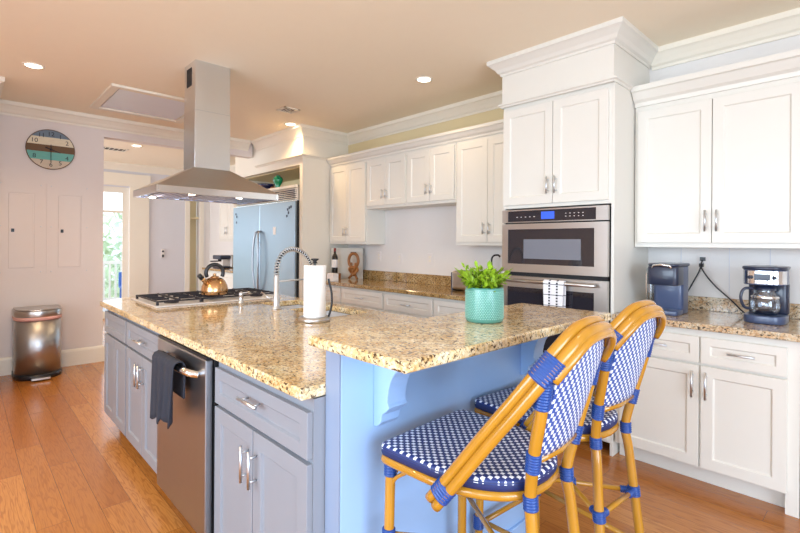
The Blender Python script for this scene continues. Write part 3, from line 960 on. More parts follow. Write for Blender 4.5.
MB().tube([(kx + .048, ky - .11, kz + .125), (kx + .056, ky - .135, kz + .15)], [.018, .016], 14).build('spout_cap', 'black', kt)

# --- hood
hd = thing('range_hood', 'stainless steel island range hood with tall square chimney', 'range hood', (-3.7, 1.42, 1.68))
hx0, hx1, hy0, hy1 = -3.95, -3.37, .945, 1.845
qx0, qx1, qy0, qy1 = -3.875, -3.635, 1.285, 1.56
MB().box(qx0, qx1, qy0, qy1, 1.90, 2.36).box(qx0 + .002, qx1 - .002, qy0 + .002, qy1 - .002, 2.36, CZ).build('chimney', 'steel_v', hd, .0015, 1)
mb = MB()
for k in range(6):
    mb.box(qx0 + .06 + k * .018, qx0 + .068 + k * .018, qy0 - .001, qy0 + .004, 2.56, 2.70)
mb.build('chimney_vent', 'black', hd)
v = [(hx0, hy0, 1.735), (hx1, hy0, 1.735), (hx1, hy1, 1.735), (hx0, hy1, 1.735), (qx0, qy0, 1.92), (qx1, qy0, 1.92), (qx1, qy1, 1.92), (qx0, qy1, 1.92)]
MB().add(v, [(0, 1, 5, 4), (1, 2, 6, 5), (2, 3, 7, 6), (3, 0, 4, 7)]).build('canopy', 'steel', hd)
t = .012
MB().box(hx0, hx1, hy0, hy0 + t, 1.685, 1.735).box(hx0, hx1, hy1 - t, hy1, 1.685, 1.735).box(hx0, hx0 + t, hy0 + t, hy1 - t, 1.685, 1.735).box(hx1 - t, hx1, hy0 + t, hy1 - t, 1.685, 1.735).build('rim', 'brightsteel', hd, .002)
for k in range(3):
    a = hy0 + .05 + k * .28
    mb = MB().box(hx0 + .05, hx1 - .05, a, a + .27, 1.70, 1.704)
    for i in range(7):
        mb.box(hx0 + .05, hx1 - .05, a + .012 + i * .037, a + .03 + i * .037, 1.690, 1.70)
    mb.build('filter', 'filter', hd)
for x, y in ((hx0 + .06, hy0 + .12), (hx1 - .06, hy0 + .25), (hx1 - .06, hy1 - .3)):
    MB().lathe(x, y, [(.001, 1.684), (.020, 1.684), (.022, 1.69)], 16, cap=False).build('lamp', 'lamp', hd)

# ---------------------------------------------------------------- back wall cabinets
YU = 3.33


def upper(x0, x1, z0, z1, doors, label, group, y=YU, zc=2.36, pullz=None, L_=.10, stile=.012, rail_z=None):
    c = thing('upper_cabinet', label, 'cabinet', ((x0 + x1) / 2, YB - .1, z0), group)
    MB().box(x0, x1, y + .02, YB - .003, z0, zc).build('body', 'white', c, .002)
    n = len(doors)
    w = (x1 - x0 - 2 * stile) / n
    for i, side in enumerate(doors):
        a = x0 + stile + i * w + .002; b = a + w - .004
        front('door', a, b, z0 + .03, z1, y, c, 'white', (side, (pullz or z0 + .15)), L_)
    return c


G1 = 'white upper cabinets between fridge column and ovens'
upper(-4.815, -4.09, 1.335, 2.27, ('r', 'l'), 'tall white two door upper cabinet beside the fridge column', G1)
upper(-4.09, -3.437, 1.735, 2.27, ('r', 'l'), 'short white two door upper cabinet, left one of the short pair', G1)
upper(-3.433, -2.785, 1.735, 2.27, ('r', 'l'), 'short white two door upper cabinet, right one of the short pair', G1)
upper(-2.78, -2.055, 1.335, 2.27, ('r', 'l'), 'tall white two door upper cabinet beside the wall ovens', G1)
ccr = [(-.007, 2.30), (.006, 2.30), (.010, 2.318), (.03, 2.332), (.05, 2.36), (.062, 2.366), (.062, 2.392), (-.007, 2.392)]
o = MB().sweep([(-4.815, YU + .012), (-2.055, YU + .012)], ccr).build('cabinet_crown', 'white'); tag(o, 'white crown moulding on top of the upper cabinets left of the ovens', 'moulding'); rebase(o, (-3.4, YU, 2.30))
# right-hand uppers
G2 = 'white upper cabinets right of the ovens'
c = upper(-1.205, -.30, 1.335, 2.25, ('r', 'l'), 'large white two door upper cabinet above the coffee makers', G2, pullz=1.50, L_=.13, stile=.02)
c = upper(-.296, .60, 1.335, 2.25, ('r', 'l'), 'large white two door upper cabinet at the right edge of the photo', G2, pullz=1.50, L_=.13, stile=.02)
ccr2 = [(-.007, 2.285), (.006, 2.285), (.010, 2.31), (.03, 2.325), (.06, 2.37), (.075, 2.376), (.075, 2.41), (-.007, 2.41)]
o = MB().sweep([(-1.205, YU + .012), (.60, YU + .012)], ccr2).build('cabinet_crown', 'white'); tag(o, 'white crown moulding on top of the cabinets above the coffee makers', 'moulding'); rebase(o, (-.3, YU, 2.30))

# --- oven tower
TX0, TX1, TY = -2.045, -1.21, 3.0
tw = thing('oven_tower', 'tall white oven cabinet with two doors over the wall ovens', 'cabinet', ((TX0 + TX1) / 2, 3.3, 0))
MB().box(TX0, TX0 + .02, TY + .02, YB, 0, 2.66).box(TX1 - .02, TX1, TY + .02, YB, 0, 2.66).box(TX0 + .02, TX1 - .02, TY + .02, YB, 1.615, 2.66).box(TX0 + .02, TX1 - .02, TY + .02, YB, .08, .30).box(TX0 + .02, TX1 - .02, 3.60, YB, .30, 1.615).build('body', 'white', tw, .002)
front('door', TX0 + .012, (TX0 + TX1) / 2 - .002, 1.64, 2.355, TY, tw, 'white', ('r', 1.765), .12)
front('door', (TX0 + TX1) / 2 + .002, TX1 - .035, 1.64, 2.355, TY, tw, 'white', ('l', 1.765), .12)
MB().box(TX0, TX1, TY, TY + .02, 2.40, 2.66).build('frieze', 'white', tw)
front('drawer', TX0 + .03, TX1 - .03, .10, .30, TY, tw, 'white', ('h', .2), .14)
MB().sweep([(TX0, 3.26), (TX0, TY), (TX1, TY), (TX1, 3.26)], [(0, 2.385), (.008, 2.385), (.012, 2.395), (.024, 2.402), (.024, 2.412), (0, 2.412)]).build('bead', 'white', tw)
MB().sweep([(TX0, YB), (TX0, TY), (TX1, TY), (TX1, YB)], [(0, 2.625), (.010, 2.625), (.012, 2.64), (.026, 2.65), (.040, 2.672), (.070, 2.70), (.085, 2.71), (.085, CZ), (0, CZ)]).build('crown', 'white', tw)

# --- ovens
ov = thing('wall_oven', 'stainless double wall oven with microwave above, set in the white tower', 'oven', ((TX0 + TX1) / 2, 3.1, .42))
ox0, ox1 = TX0 + .022, TX1 - .024
MB().box(ox0 + .01, ox1 - .01, 3.01, 3.55, .42, 1.600).build('body', 'gap', ov)
fy_ = TY - .022


def framed(x0, x1, z0, z1, ix0, ix1, iz0, iz1, y, t, name, mat, par):
    mb = MB().box(x0, ix0, y, y + t, z0, z1).box(ix1, x1, y, y + t, z0, z1).box(ix0, ix1, y, y + t, z0, iz0).box(ix0, ix1, y, y + t, iz1, z1)
    return mb.build(name, mat, par)


cp = framed(ox0, ox1, 1.508, 1.602, ox0 + .05, ox1 - .075, 1.514, 1.592, fy_, .03, 'control_panel', 'steel', ov)
MB().box(ox0 + .05, ox1 - .075, fy_ + .003, fy_ + .02, 1.514, 1.592).build('panel_glass', 'blackglass', cp)
MB().box(-1.70, -1.60, fy_ + .001, fy_ + .003, 1.528, 1.580).build('display', 'disp', cp)
mb = MB()
for k in range(5):
    mb.box(-1.90 + k * .035, -1.89 + k * .035, fy_ + .001, fy_ + .003, 1.545, 1.549)
    mb.box(-1.52 + k * .03, -1.512 + k * .03, fy_ + .001, fy_ + .003, 1.56, 1.564).box(-1.52 + k * .03, -1.512 + k * .03, fy_ + .001, fy_ + .003, 1.54, 1.544)
mb.build('touch_keys', 'label', cp)
md = framed(ox0, ox1, 1.145, 1.498, ox0 + .05, ox1 - .085, 1.205, 1.458, fy_, .03, 'microwave_door', 'steel', ov)
mw = MB().box(ox0 + .05, ox1 - .085, fy_ + .004, fy_ + .02, 1.205, 1.458).build('window', 'blackglass', md)
MB().box(-1.84, -1.41, fy_ + .002, fy_ + .0035, 1.245, 1.385).build('inner_window', 'ovenwin', md)
ld = framed(ox0, ox1, .42, 1.115, ox0 + .05, ox1 - .085, .52, 1.035, fy_, .03, 'oven_door', 'steel', ov)
MB().box(ox0 + .05, ox1 - .085, fy_ + .004, fy_ + .02, .52, 1.035).build('window', 'blackglass', ld)
MB().tube([(ox0 + .04, fy_ - .045, 1.085), (ox1 - .06, fy_ - .045, 1.085)], .012, 12).tube([(ox0 + .07, fy_, 1.085), (ox0 + .07, fy_ - .045, 1.085)], .009, 8).tube([(ox1 - .09, fy_, 1.085), (ox1 - .09, fy_ - .045, 1.085)], .009, 8).build('handle', 'steel', ld)
# striped towel on the oven handle
m, t_, b_ = new_mat('checked_towel')
N, Lk = t_.nodes, t_.links
tcn = N.new('ShaderNodeTexCoord'); sp = N.new('ShaderNodeSeparateXYZ'); Lk.new(tcn.outputs['Object'], sp.inputs[0])


def _m(op, a, b=None):
    n = N.new('ShaderNodeMath'); n.operation = op
    for i, v_ in enumerate((a, b)):
        if v_ is None:
            continue
        if isinstance(v_, (int, float)):
            n.inputs[i].default_value = v_
        else:
            Lk.new(v_, n.inputs[i])
    return n.outputs[0]


ax_ = _m('ABSOLUTE', sp.outputs[0])
band = _m('LESS_THAN', _m('ABSOLUTE', _m('SUBTRACT', ax_, .028)), .0065)
dots = _m('LESS_THAN', _m('FRACT', _m('ADD', _m('DIVIDE', sp.outputs[2], .02), 40)), .6)
hline = _m('LESS_THAN', _m('FRACT', _m('ADD', _m('DIVIDE', sp.outputs[2], .072), 40)), .06)
allm = _m('MAXIMUM', _m('MULTIPLY', band, dots), hline)
Lk.new(mixc(t_, allm, srgb(240, 240, 242), srgb(40, 42, 54)), b_.inputs['Base Color'])
b_.inputs['Roughness'].default_value = .9
M['checked'] = m
drape(-1.645, -1.495, fy_ - .045, 1.088, .86, .90, 'checked', 'hand_towel', 'white hand towel with black dotted stripes on the oven handle', 'towel', amp=.001, ragged=0, rad=.017, thick=.004, waves=2)

# --- base cabinets, back wall
G3 = 'white base cabinets below the back counter'


def lower(x0, x1, y, label, group, split=None, hasdrawer=1, toe=True, L_=.12, zd=.70, foot=False):
    c = thing('base_cabinet', label, 'cabinet', ((x0 + x1) / 2, y + .3, 0), group)
    MB().box(x0, x1, y + .02, YB - .003, .10, .875).build('body', 'white', c)
    MB().box(x0, x1, y + .09, YB - .1, 0, .10).build('toe_kick', 'white', c)
    return c


for i, (a, b, lab) in enumerate(((-4.815, -4.15, 'white base cabinet with drawer beside the fridge column'), (-4.15, -3.445, 'white base cabinet with drawer under the left short uppers'), (-3.445, -2.775, 'white base cabinet with drawer under the right short uppers'), (-2.775, -2.06, 'white base cabinet with drawer beside the ovens, behind the plant'))):
    c = lower(a, b, 3.03, lab, G3)
    front('drawer', a + .012, b - .012, .70, .855, 3.03, c, 'white', ('h', .775), .12)
    front('door', a + .012, (a + b) / 2 - .002, .12, .685, 3.03, c, 'white', ('r', .58))
    front('door', (a + b) / 2 + .002, b - .012, .12, .685, 3.03, c, 'white', ('l', .58))
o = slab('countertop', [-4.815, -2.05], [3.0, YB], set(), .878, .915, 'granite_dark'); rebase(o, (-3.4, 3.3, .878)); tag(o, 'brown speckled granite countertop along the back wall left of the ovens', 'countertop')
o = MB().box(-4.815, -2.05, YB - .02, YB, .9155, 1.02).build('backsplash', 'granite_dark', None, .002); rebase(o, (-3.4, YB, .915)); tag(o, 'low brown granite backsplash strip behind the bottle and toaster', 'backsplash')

G4 = 'white base cabinets below the coffee makers'
c = thing('base_cabinet', 'white base cabinet with two drawers over two doors under the coffee makers', 'cabinet', (-.75, 3.3, 0), G4)
MB().box(-1.195, -.305, 3.02, YB - .003, .10, .875).box(-.36, -.305, 3.02, 3.2, 0, .10).build('body', 'white', c)
MB().box(-1.195, -.362, 3.09, 3.2, 0, .10).build('toe_kick', 'white', c)
front('drawer', -1.165, -.735, .692, .838, 3.0, c, 'white', ('h', .768), .12)
front('drawer', -.725, -.352, .692, .838, 3.0, c, 'white', ('h', .768), .12)
front('door', -1.165, -.735, .112, .678, 3.0, c, 'white', ('r', .575), .15)
front('door', -.725, -.352, .112, .678, 3.0, c, 'white', ('l', .575), .15)
c = thing('base_cabinet', 'white base cabinet at the right edge of the photo', 'cabinet', (.1, 3.3, 0), G4)
MB().box(-.300, .55, 3.02, YB - .003, .10, .875).box(-.300, -.25, 3.02, 3.2, 0, .10).build('body', 'white', c)
MB().box(-.25, .55, 3.09, 3.2, 0, .10).build('toe_kick', 'white', c)
front('door', -.245, .15, .112, .678, 3.0, c, 'white', ('r', .575), .15)
front('door', .155, .54, .112, .678, 3.0, c, 'white', ('l', .575), .15)
front('drawer', -.245, .15, .692, .838, 3.0, c, 'white', ('h', .768), .12)
front('drawer', .155, .54, .692, .838, 3.0, c, 'white', ('h', .768), .12)
M['granite_r'] = granite('granite_sand', srgb(214, 186, 148), srgb(196, 150, 104), srgb(222, 214, 192), srgb(84, 76, 66))
o = slab('countertop', [-1.205, .56], [2.975, YB], set(), .878, .915, 'granite_r'); rebase(o, (-.4, 3.3, .878)); tag(o, 'sand coloured granite countertop under the two coffee makers', 'countertop')
o = MB().box(-1.205, .56, YB - .02, YB, .9155, 1.005).build('backsplash', 'granite_r', None, .002); rebase(o, (-.4, YB, .915)); tag(o, 'low speckled granite backsplash strip behind the coffee makers', 'backsplash')
# beadboard joints on the wall above
mb = MB()
for x in (-1.0, -.722, -.512, -.30, -.09):
    mb.box(x, x + .004, YB - .003, YB, 1.006, 1.334)
struct('trim_7', mb, 'wall_grey')

# --- outlets
for x, z, lab in ((-4.20, 1.19, 'white wall outlet above the back counter nearest the picture board'), (-3.84, 1.175, 'white wall outlet above the back counter, middle of three'), (-3.37, 1.185, 'white wall outlet above the back counter nearest the toaster'), (-.865, 1.235, 'white wall outlet between the two coffee makers')):
    t = thing('wall_outlet', lab, 'outlet', (x, YB, z), 'wall outlets')
    MB().box(x - .036, x + .036, YB - .006, YB, z - .058, z + .058).build('plate', 'label', t, .002)
    for dz in (-.02, .02):
        MB().box(x - .014, x + .014, YB - .008, YB - .006, z + dz - .012, z + dz + .012).build('socket', 'trim', t, .002)

# ---------------------------------------------------------------- fridge
fr = thing('refrigerator', 'wide stainless twin refrigerator with long bowed handles and top grille', 'refrigerator', (-5.76, 3.2, 0))
FX0, FX1, FXM = -6.63, -4.905, -5.80
MB().box(FX0, FX1, 2.965, 3.58, 0, 2.02).build('body', 'steel', fr)
for a, b in ((FX0, FXM - .003), (FXM + .003, FX1)):
    d = MB().box(a, b, 2.90, 2.962, .10, 1.85).build('door', 'fridge', fr, .004)
    xs = b - .03 if a == FX0 else a + .03
    s_ = -1 if a == FX0 else 1
    MB().tube(catmull([(xs, 2.90, 1.50), (xs + s_ * .01, 2.86, 1.46), (xs + s_ * .035, 2.845, 1.30), (xs + s_ * .045, 2.84, 1.10), (xs + s_ * .035, 2.845, .90), (xs + s_ * .01, 2.86, .74), (xs, 2.90, .70)], 8), .013, 12).build('handle', 'steel_dw', d)
g = MB().box(FX0, FX1, 2.945, 2.962, 1.86, 2.05)
for k in range(6):
    z = 1.872 + k * .023
    g.prism([(2.90, z), (2.905, z + .012), (2.945, z + .016), (2.945, z - .004)], FX0, FX1, 'x')
g.build('grille', 'brightsteel', fr)
MB().box(FX0, FX1, 2.905, 2.962, 2.018, 2.05).build('top_rail', 'trim', fr, .002)
MB().box(-5.43, -5.36, 2.896, 2.8995, 1.45, 1.55).build('paper_note', 'paper', fr).__setitem__('label', 'small white note on the fridge door')
mb = MB()
for x, z in ((-5.08, 1.74), (-5.04, 1.76), (-5.06, 1.70), (-5.0, 1.77), (-5.10, 1.66), (-6.55, 1.74), (-6.52, 1.70), (-6.53, 1.62)):
    mb.box(x, x + .022, 2.895, 2.8995, z, z + .03)
mb.build('magnets', 'slatedark', fr)
MB().box(-4.903, -4.893, 2.93, 3.0, 0, 1.86).build('hinge_strip', 'gap', fr)
vz = 2.051
o = MB().lathe(-5.50, 3.0, [(.001, vz), (.035, vz), (.04, vz + .01), (.03, vz + .035), (.06, vz + .085), (.07, vz + .12), (.055, vz + .15), (.025, vz + .165), (.03, vz + .175)], 24, cap=False).build('vase', 'green')
tag(o, 'green glass vase standing on top of the fridge', 'vase'); rebase(o, (-5.50, 3.0, vz))
o = MB().lathe(-5.82, 3.0, [(.001, vz), (.05, vz), (.05, vz + .012), (.10, vz + .05), (.125, vz + .085), (.118, vz + .085), (.09, vz + .052), (.001, vz + .02)], 28, cap=False).build('bowl', 'navybowl')
tag(o, 'dark navy bowl on top of the fridge left of the green vase', 'bowl'); rebase(o, (-5.82, 3.0, vz))
o = MB().lathe(-5.62, 3.0, [(.001, vz), (.03, vz), (.04, vz + .02), (.028, vz + .035), (.001, vz + .036)], 20, cap=False).build('trinket_dish', 'woodcarve')
tag(o, 'tiny brown dish between the bowl and the green vase', 'dish'); rebase(o, (-5.62, 3.0, vz))

# pantry run beyond the fridge
c = thing('upper_cabinet', 'white two door upper cabinet beyond the fridge above the coffee machine', 'cabinet', (-7.5, 3.5, 1.36))
MB().box(-8.22, -6.72, YU + .02, YB - .003, 1.36, 2.40).build('body', 'white', c)
front('door', -8.20, -7.86, 1.40, 2.38, YU, c, 'white', ('r', 1.55), .13)
front('door', -7.852, -7.30, 1.40, 2.38, YU, c, 'white', ('l', 1.55), .13)
front('door', -7.294, -6.74, 1.40, 2.38, YU, c, 'white', ('l', 1.55), .13)
c = thing('base_cabinet', 'white base cabinet beyond the fridge under the coffee machine', 'cabinet', (-7.5, 3.5, 0))
MB().box(-8.1, -6.72, 3.05, YB - .003, .10, .875).build('body', 'white', c)
MB().box(-8.1, -6.72, 3.12, 3.5, 0, .10).build('toe_kick', 'white', c)
front('door', -8.08, -7.95, .12, .855, 3.03, c, 'white')
front('door', -7.94, -7.35, .12, .855, 3.03, c, 'white')
front('door', -7.34, -6.74, .12, .855, 3.03, c, 'white')
o = slab('countertop', [-8.12, -6.715], [3.0, YB], set(), .878, .915, 'granite_dark'); rebase(o, (-7.6, 3.3, .878)); tag(o, 'brown granite countertop beyond the fridge', 'countertop')
em = thing('espresso_machine', 'silver and black espresso machine on the counter beyond the fridge', 'coffee machine', (-7.95, 3.3, .915))
MB().box(-7.98, -7.62, 3.30, 3.55, .915, 1.13).build('housing', 'steel', em, .02)
MB().box(-7.96, -7.64, 3.12, 3.30, 1.06, 1.13).build('head', 'slatedark', em, .015)
MB().box(-7.96, -7.64, 3.12, 3.30, .915, .945).build('drip_tray', 'slatedark', em, .01)
MB().tube([(-7.85, 3.2, 1.06), (-7.85, 3.2, 1.02)], .03, 16).tube([(-7.85, 3.2, 1.03), (-7.87, 3.05, 1.025)], .012, 10).build('portafilter', 'black', em)

# ---------------------------------------------------------------- back counter objects
bz = .9155
# board standing in the corner, turned a little
bd = thing('picture_board', 'pale rectangular board leaning in the corner of the back counter', 'board', (-4.60, 3.47, bz))
p0, p1 = Vector((-4.79, 3.36)), Vector((-4.43, 3.57))
d = (p1 - p0).normalized(); n_ = Vector((d.y, -d.x))
def brd(t0, t1, w0, w1, z0, z1, name, mat, par):
    q = []
    for t, w in ((t0, w0), (t1, w0), (t1, w1), (t0, w1)):
        P = p0 + d * t + n_ * w; q.append((P.x, P.y))
    return MB().prism(q, z0, z1).build(name, mat, par, .001, 1)
LB = (p1 - p0).length
brd(0, LB, 0, .015, bz, 1.288, 'panel', 'board', bd)
mt = brd(LB * .62, LB * .80, .0155, .017, 1.225, 1.24, 'mark', 'cloth_dark', bd)
wr = thing('wooden_sculpture', 'brown carved wooden loop sculpture in front of the pale board', 'sculpture', (-4.42, 3.42, bz))
wx, wy = -4.40, 3.40
lp = []
for i in range(36):
    a = 2 * PI * i / 36
    lp.append((wx + .052 * math.cos(a), wy + .03 * math.cos(a), bz + .225 + .085 * math.sin(a)))
MB().tube(lp, .018, 8, closed=True).build('upper_loop', 'woodcarve', wr)
lp = [(x * .0 + wx + .062 * math.cos(2 * PI * i / 36), wy + .02 * math.sin(4 * PI * i / 36), bz + .10 + .045 * math.sin(2 * PI * i / 36)) for i, x in enumerate([0] * 36)]
MB().tube(lp, .018, 8, closed=True).build('lower_loop', 'woodcarve', wr)
MB().tube(catmull([(wx - .075, wy - .01, bz + .012), (wx - .03, wy, bz + .055), (wx + .03, wy, bz + .13), (wx + .045, wy, bz + .20)], 6), .015, 8).tube(catmull([(wx + .085, wy - .01, bz + .012), (wx + .03, wy, bz + .055), (wx - .03, wy, bz + .13), (wx - .045, wy, bz + .20)], 6), .015, 8).build('crossed_stems', 'woodcarve', wr)
o = MB().box(-4.70, -4.58, 3.25, 3.35, bz, bz + .012).box(-4.70, -4.69, 3.25, 3.35, bz + .012, bz + .055).box(-4.59, -4.58, 3.25, 3.35, bz + .012, bz + .055).box(-4.70, -4.58, 3.25, 3.35, bz + .055, bz + .066).build('bottle_stand', 'woodcarve', None, .002); rebase(o, (-4.64, 3.30, bz)); tag(o, 'small brown wooden stand under the wine bottle', 'stand')
bz += .067
wb = thing('wine_bottle', 'dark wine bottle with pale label and red foil in the counter corner', 'bottle', (-4.62, 3.29, bz))
bx, by = -4.64, 3.30
MB().lathe(bx, by, [(.001, bz), (.036, bz), (.0375, bz + .006), (.0375, bz + .19), (.030, bz + .215), (.016, bz + .24), (.0145, bz + .30), (.001, bz + .30)], 28).build('glass_body', 'wine', wb)
MB().lathe(bx, by, [(.0155, bz + .245), (.0155, bz + .305), (.001, bz + .306)], 20, cap=False).build('foil', 'winecap', wb)
MB().lathe(bx, by, [(.0382, bz + .07), (.0382, bz + .165)], 28, cap=False).build('paper_label', 'label', wb)
bz -= .067
o = MB().box(-4.46, -4.34, 3.06, 3.14, bz, bz + .085).build('white_box', 'label', None, .003); rebase(o, (-4.4, 3.1, bz)); tag(o, 'small square white box in front of the wine bottle', 'box')
# toaster
ts = thing('toaster', 'brushed steel toaster behind the potted plant', 'toaster', (-2.64, 3.38, bz))
MB().box(-2.80, -2.50, 3.30, 3.48, bz + .012, bz + .185).build('housing', 'steel', ts, .025, 4)
MB().box(-2.812, -2.79, 3.31, 3.47, bz, bz + .17).build('end_panel', 'slatedark', ts, .008)
MB().box(-2.51, -2.490, 3.31, 3.46, bz, bz + .17).build('end_panel', 'slatedark', ts, .008)
MB().box(-2.76, -2.54, 3.34, 3.36, bz + .184, bz + .187).box(-2.76, -2.54, 3.42, 3.44, bz + .184, bz + .187).build('slot', 'black', ts)
MB().box(-2.835, -2.812, 3.37, 3.41, bz + .10, bz + .12).build('lever', 'black', ts, .004)
o = MB().tube(catmull([(-2.46, 3.50, bz + .008), (-2.475, 3.50, 1.05), (-2.49, 3.50, 1.19), (-2.47, 3.50, 1.24), (-2.42, 3.50, 1.25), (-2.40, 3.50, 1.235)], 8), .008, 8).build('lamp_neck', 'black')
tag(o, 'thin black hooked rod rising behind the plant near the ovens', 'rod'); rebase(o, (-2.46, 3.50, bz))

# ---------------------------------------------------------------- coffee makers
def rrect(cx, cy, w, d, r, n=6):
    pts = []
    for sx, sy, a0 in ((1, 1, 0), (-1, 1, PI / 2), (-1, -1, PI), (1, -1, 1.5 * PI)):
        for i in range(n + 1):
            a = a0 + PI / 2 * i / n
            pts.append((cx + sx * (w / 2 - r) + r * math.cos(a), cy + sy * (d / 2 - r) + r * math.sin(a)))
    return pts


def rot_tree(o, ang):
    o.rotation_euler.z = ang


pk = thing('pod_coffee_maker', 'dark slate pod coffee maker with silver lid ring beside the oven tower', 'coffee maker', (-.975, 3.29, bz))
cx, cy = -.975, 3.29
MB().prism(rrect(cx - .004, cy + .06, .172, .15, .03), bz, bz + .30, 'z', True).build('tower', 'slate', pk, .006)
MB().prism(rrect(cx, cy - .06, .175, .15, .03), bz + .185, bz + .30, 'z', True).build('brew_head', 'slatedark', pk, .006)
MB().prism(rrect(cx, cy - .06, .17, .14, .03), bz, bz + .03, 'z', True).build('drip_tray', 'slate', pk, .006)
MB().prism(rrect(cx - .004, cy + .02, .178, .30, .05), bz + .30, bz + .318, 'z', True).build('lid', 'slatedark', pk, .006)
MB().tube([(cx - .055, cy - .134, bz + .29), (cx - .045, cy - .14, bz + .307), (cx, cy - .145, bz + .312), (cx + .045, cy - .14, bz + .307), (cx + .055, cy - .134, bz + .29)], .007, 8).build('handle', 'brightsteel', pk)
MB().box(cx - .128, cx - .093, cy - .02, cy + .12, bz, bz + .285).build('water_tank', 'carafe', pk, .01)
MB().box(cx - .132, cx - .128, cy - .01, cy + .0, bz + .07, bz + .25).build('gauge', 'brightsteel', pk)

dc = thing('drip_coffee_maker', 'black and steel drip coffee maker with glass carafe near the right edge', 'coffee maker', (-.50, 3.36, bz))
cx, cy = -.487, 3.34
MB().prism(rrect(cx, cy, .19, .24, .07), bz, bz + .045, 'z', True).build('base', 'slate', dc, .006)
MB().prism(rrect(cx, cy + .085, .188, .075, .03), bz + .045, bz + .215, 'z', True).build('column', 'slatedark', dc, .004)
MB().prism(rrect(cx, cy, .192, .245, .07), bz + .215, bz + .30, 'z', True).build('brew_head', 'slate', dc, .004)
MB().prism(rrect(cx, cy, .206, .262, .08), bz + .30, bz + .318, 'z', True).build('lid', 'slatedark', dc, .006)
ft = []
for (x, y) in rrect(cx, cy, .196, .249, .072, 10):
    if y < cy - .03:
        ft.append((x, y))
ft.sort()
vs = [(x, y, bz + .222) for x, y in ft] + [(x, y, bz + .294) for x, y in ft]
k = len(ft)
MB().add(vs, [(i, i + 1, k + i + 1, k + i) for i in range(k - 1)], True).build('face_plate', 'brightsteel', dc)
MB().box(cx - .035, cx + .035, cy - .1285, cy - .124, bz + .243, bz + .278).build('display', 'slatedark', dc)
for sx in (-.055, .055):
    MB().tube([(cx + sx, cy - .125, bz + .258), (cx + sx, cy - .134, bz + .258)], .01, 14).build('knob', 'slatedark', dc)
cz0 = bz + .048
MB().lathe(cx, cy - .035, [(.001, cz0), (.055, cz0), (.068, cz0 + .03), (.070, cz0 + .06), (.062, cz0 + .095), (.045, cz0 + .125), (.046, cz0 + .14)], 32, cap=False).build('carafe', 'carafe', dc)
MB().lathe(cx, cy - .035, [(.050, cz0 + .135), (.050, cz0 + .158), (.001, cz0 + .16)], 28, cap=False).build('carafe_lid', 'slatedark', dc)
MB().lathe(cx, cy - .035, [(.0635, cz0 + .09), (.0655, cz0 + .098), (.062, cz0 + .104)], 32, cap=False).build('carafe_band', 'brightsteel', dc)
MB().tube(catmull([(cx - .045, cy - .075, cz0 + .145), (cx - .085, cy - .105, cz0 + .14), (cx - .098, cy - .115, cz0 + .09), (cx - .085, cy - .10, cz0 + .04), (cx - .060, cy - .08, cz0 + .03)], 6), .008, 8).build('carafe_handle', 'slatedark', dc)
o = MB().tube(catmull([(-.865, YB - .03, 1.25), (-.865, YB - .05, 1.20), (-.80, YB - .05, 1.10), (-.70, YB - .05, 1.0), (-.62, 3.54, .93), (-.56, 3.50, .925), (-.50, 3.47, .95)], 8), .0045, 8).box(-.879, -.851, YB - .03, YB - .0085, 1.245, 1.27).build('power_cord', 'black')
tag(o, 'black power cord from the wall outlet to the drip coffee maker', 'cord'); rebase(o, (-.865, YB, 1.25))
o = MB().tube(catmull([(-.872, YB - .03, 1.21), (-.88, YB - .05, 1.17), (-.92, YB - .06, 1.08), (-.95, 3.55, 1.0), (-.945, 3.50, .93), (-.95, 3.44, .925)], 8), .0045, 8).box(-.884, -.860, YB - .03, YB - .0085, 1.205, 1.228).build('power_cord', 'black')
tag(o, 'black power cord from the wall outlet to the pod coffee maker', 'cord'); rebase(o, (-.87, YB, 1.22))

# ---------------------------------------------------------------- plant
gx, gy, gz = -1.009, 1.376, 1.0715
pp = thing('potted_plant', 'leafy lime green plant in a teal patterned ceramic pot on the bar', 'plant', (gx, gy, gz))
R0 = .068; PH = .123
pot = MB().lathe(gx, gy, [(.001, gz), (R0 - .006, gz), (R0 - .002, gz + .004), (R0, gz + .012), (R0, gz + PH - .006), (R0 - .002, gz + PH), (R0 - .008, gz + PH), (R0 - .008, gz + PH - .02), (.001, gz + PH - .02)], 48, cap=False).build('pot', 'teal', pp)
mb = MB()
rows, colsn = 17, 50
for i in range(rows):
    z = gz + .016 + (PH - .03) * i / (rows - 1)
    for j in range(colsn):
        a = 2 * PI * (j + (.5 if i % 2 else 0)) / colsn
        c_, s_ = math.cos(a), math.sin(a); tx, ty = -s_, c_
        w_, h_ = .0034, .0026
        P = lambda u, v_, r: (gx + c_ * r + tx * u, gy + s_ * r + ty * u, z + v_)
        mb.add([P(-w_, 0, R0), P(0, -h_, R0), P(w_, 0, R0), P(0, h_, R0), P(0, 0, R0 + .0016)], [(0, 1, 4), (1, 2, 4), (2, 3, 4), (3, 0, 4)])
mb.build('relief', 'tealdark', pot)
MB().lathe(gx, gy, [(.001, gz + PH - .012), (R0 - .009, gz + PH - .014)], 24, cap=False).build('soil', 'soil', pp)
stems, leaves = MB(), MB()
random.seed(11)
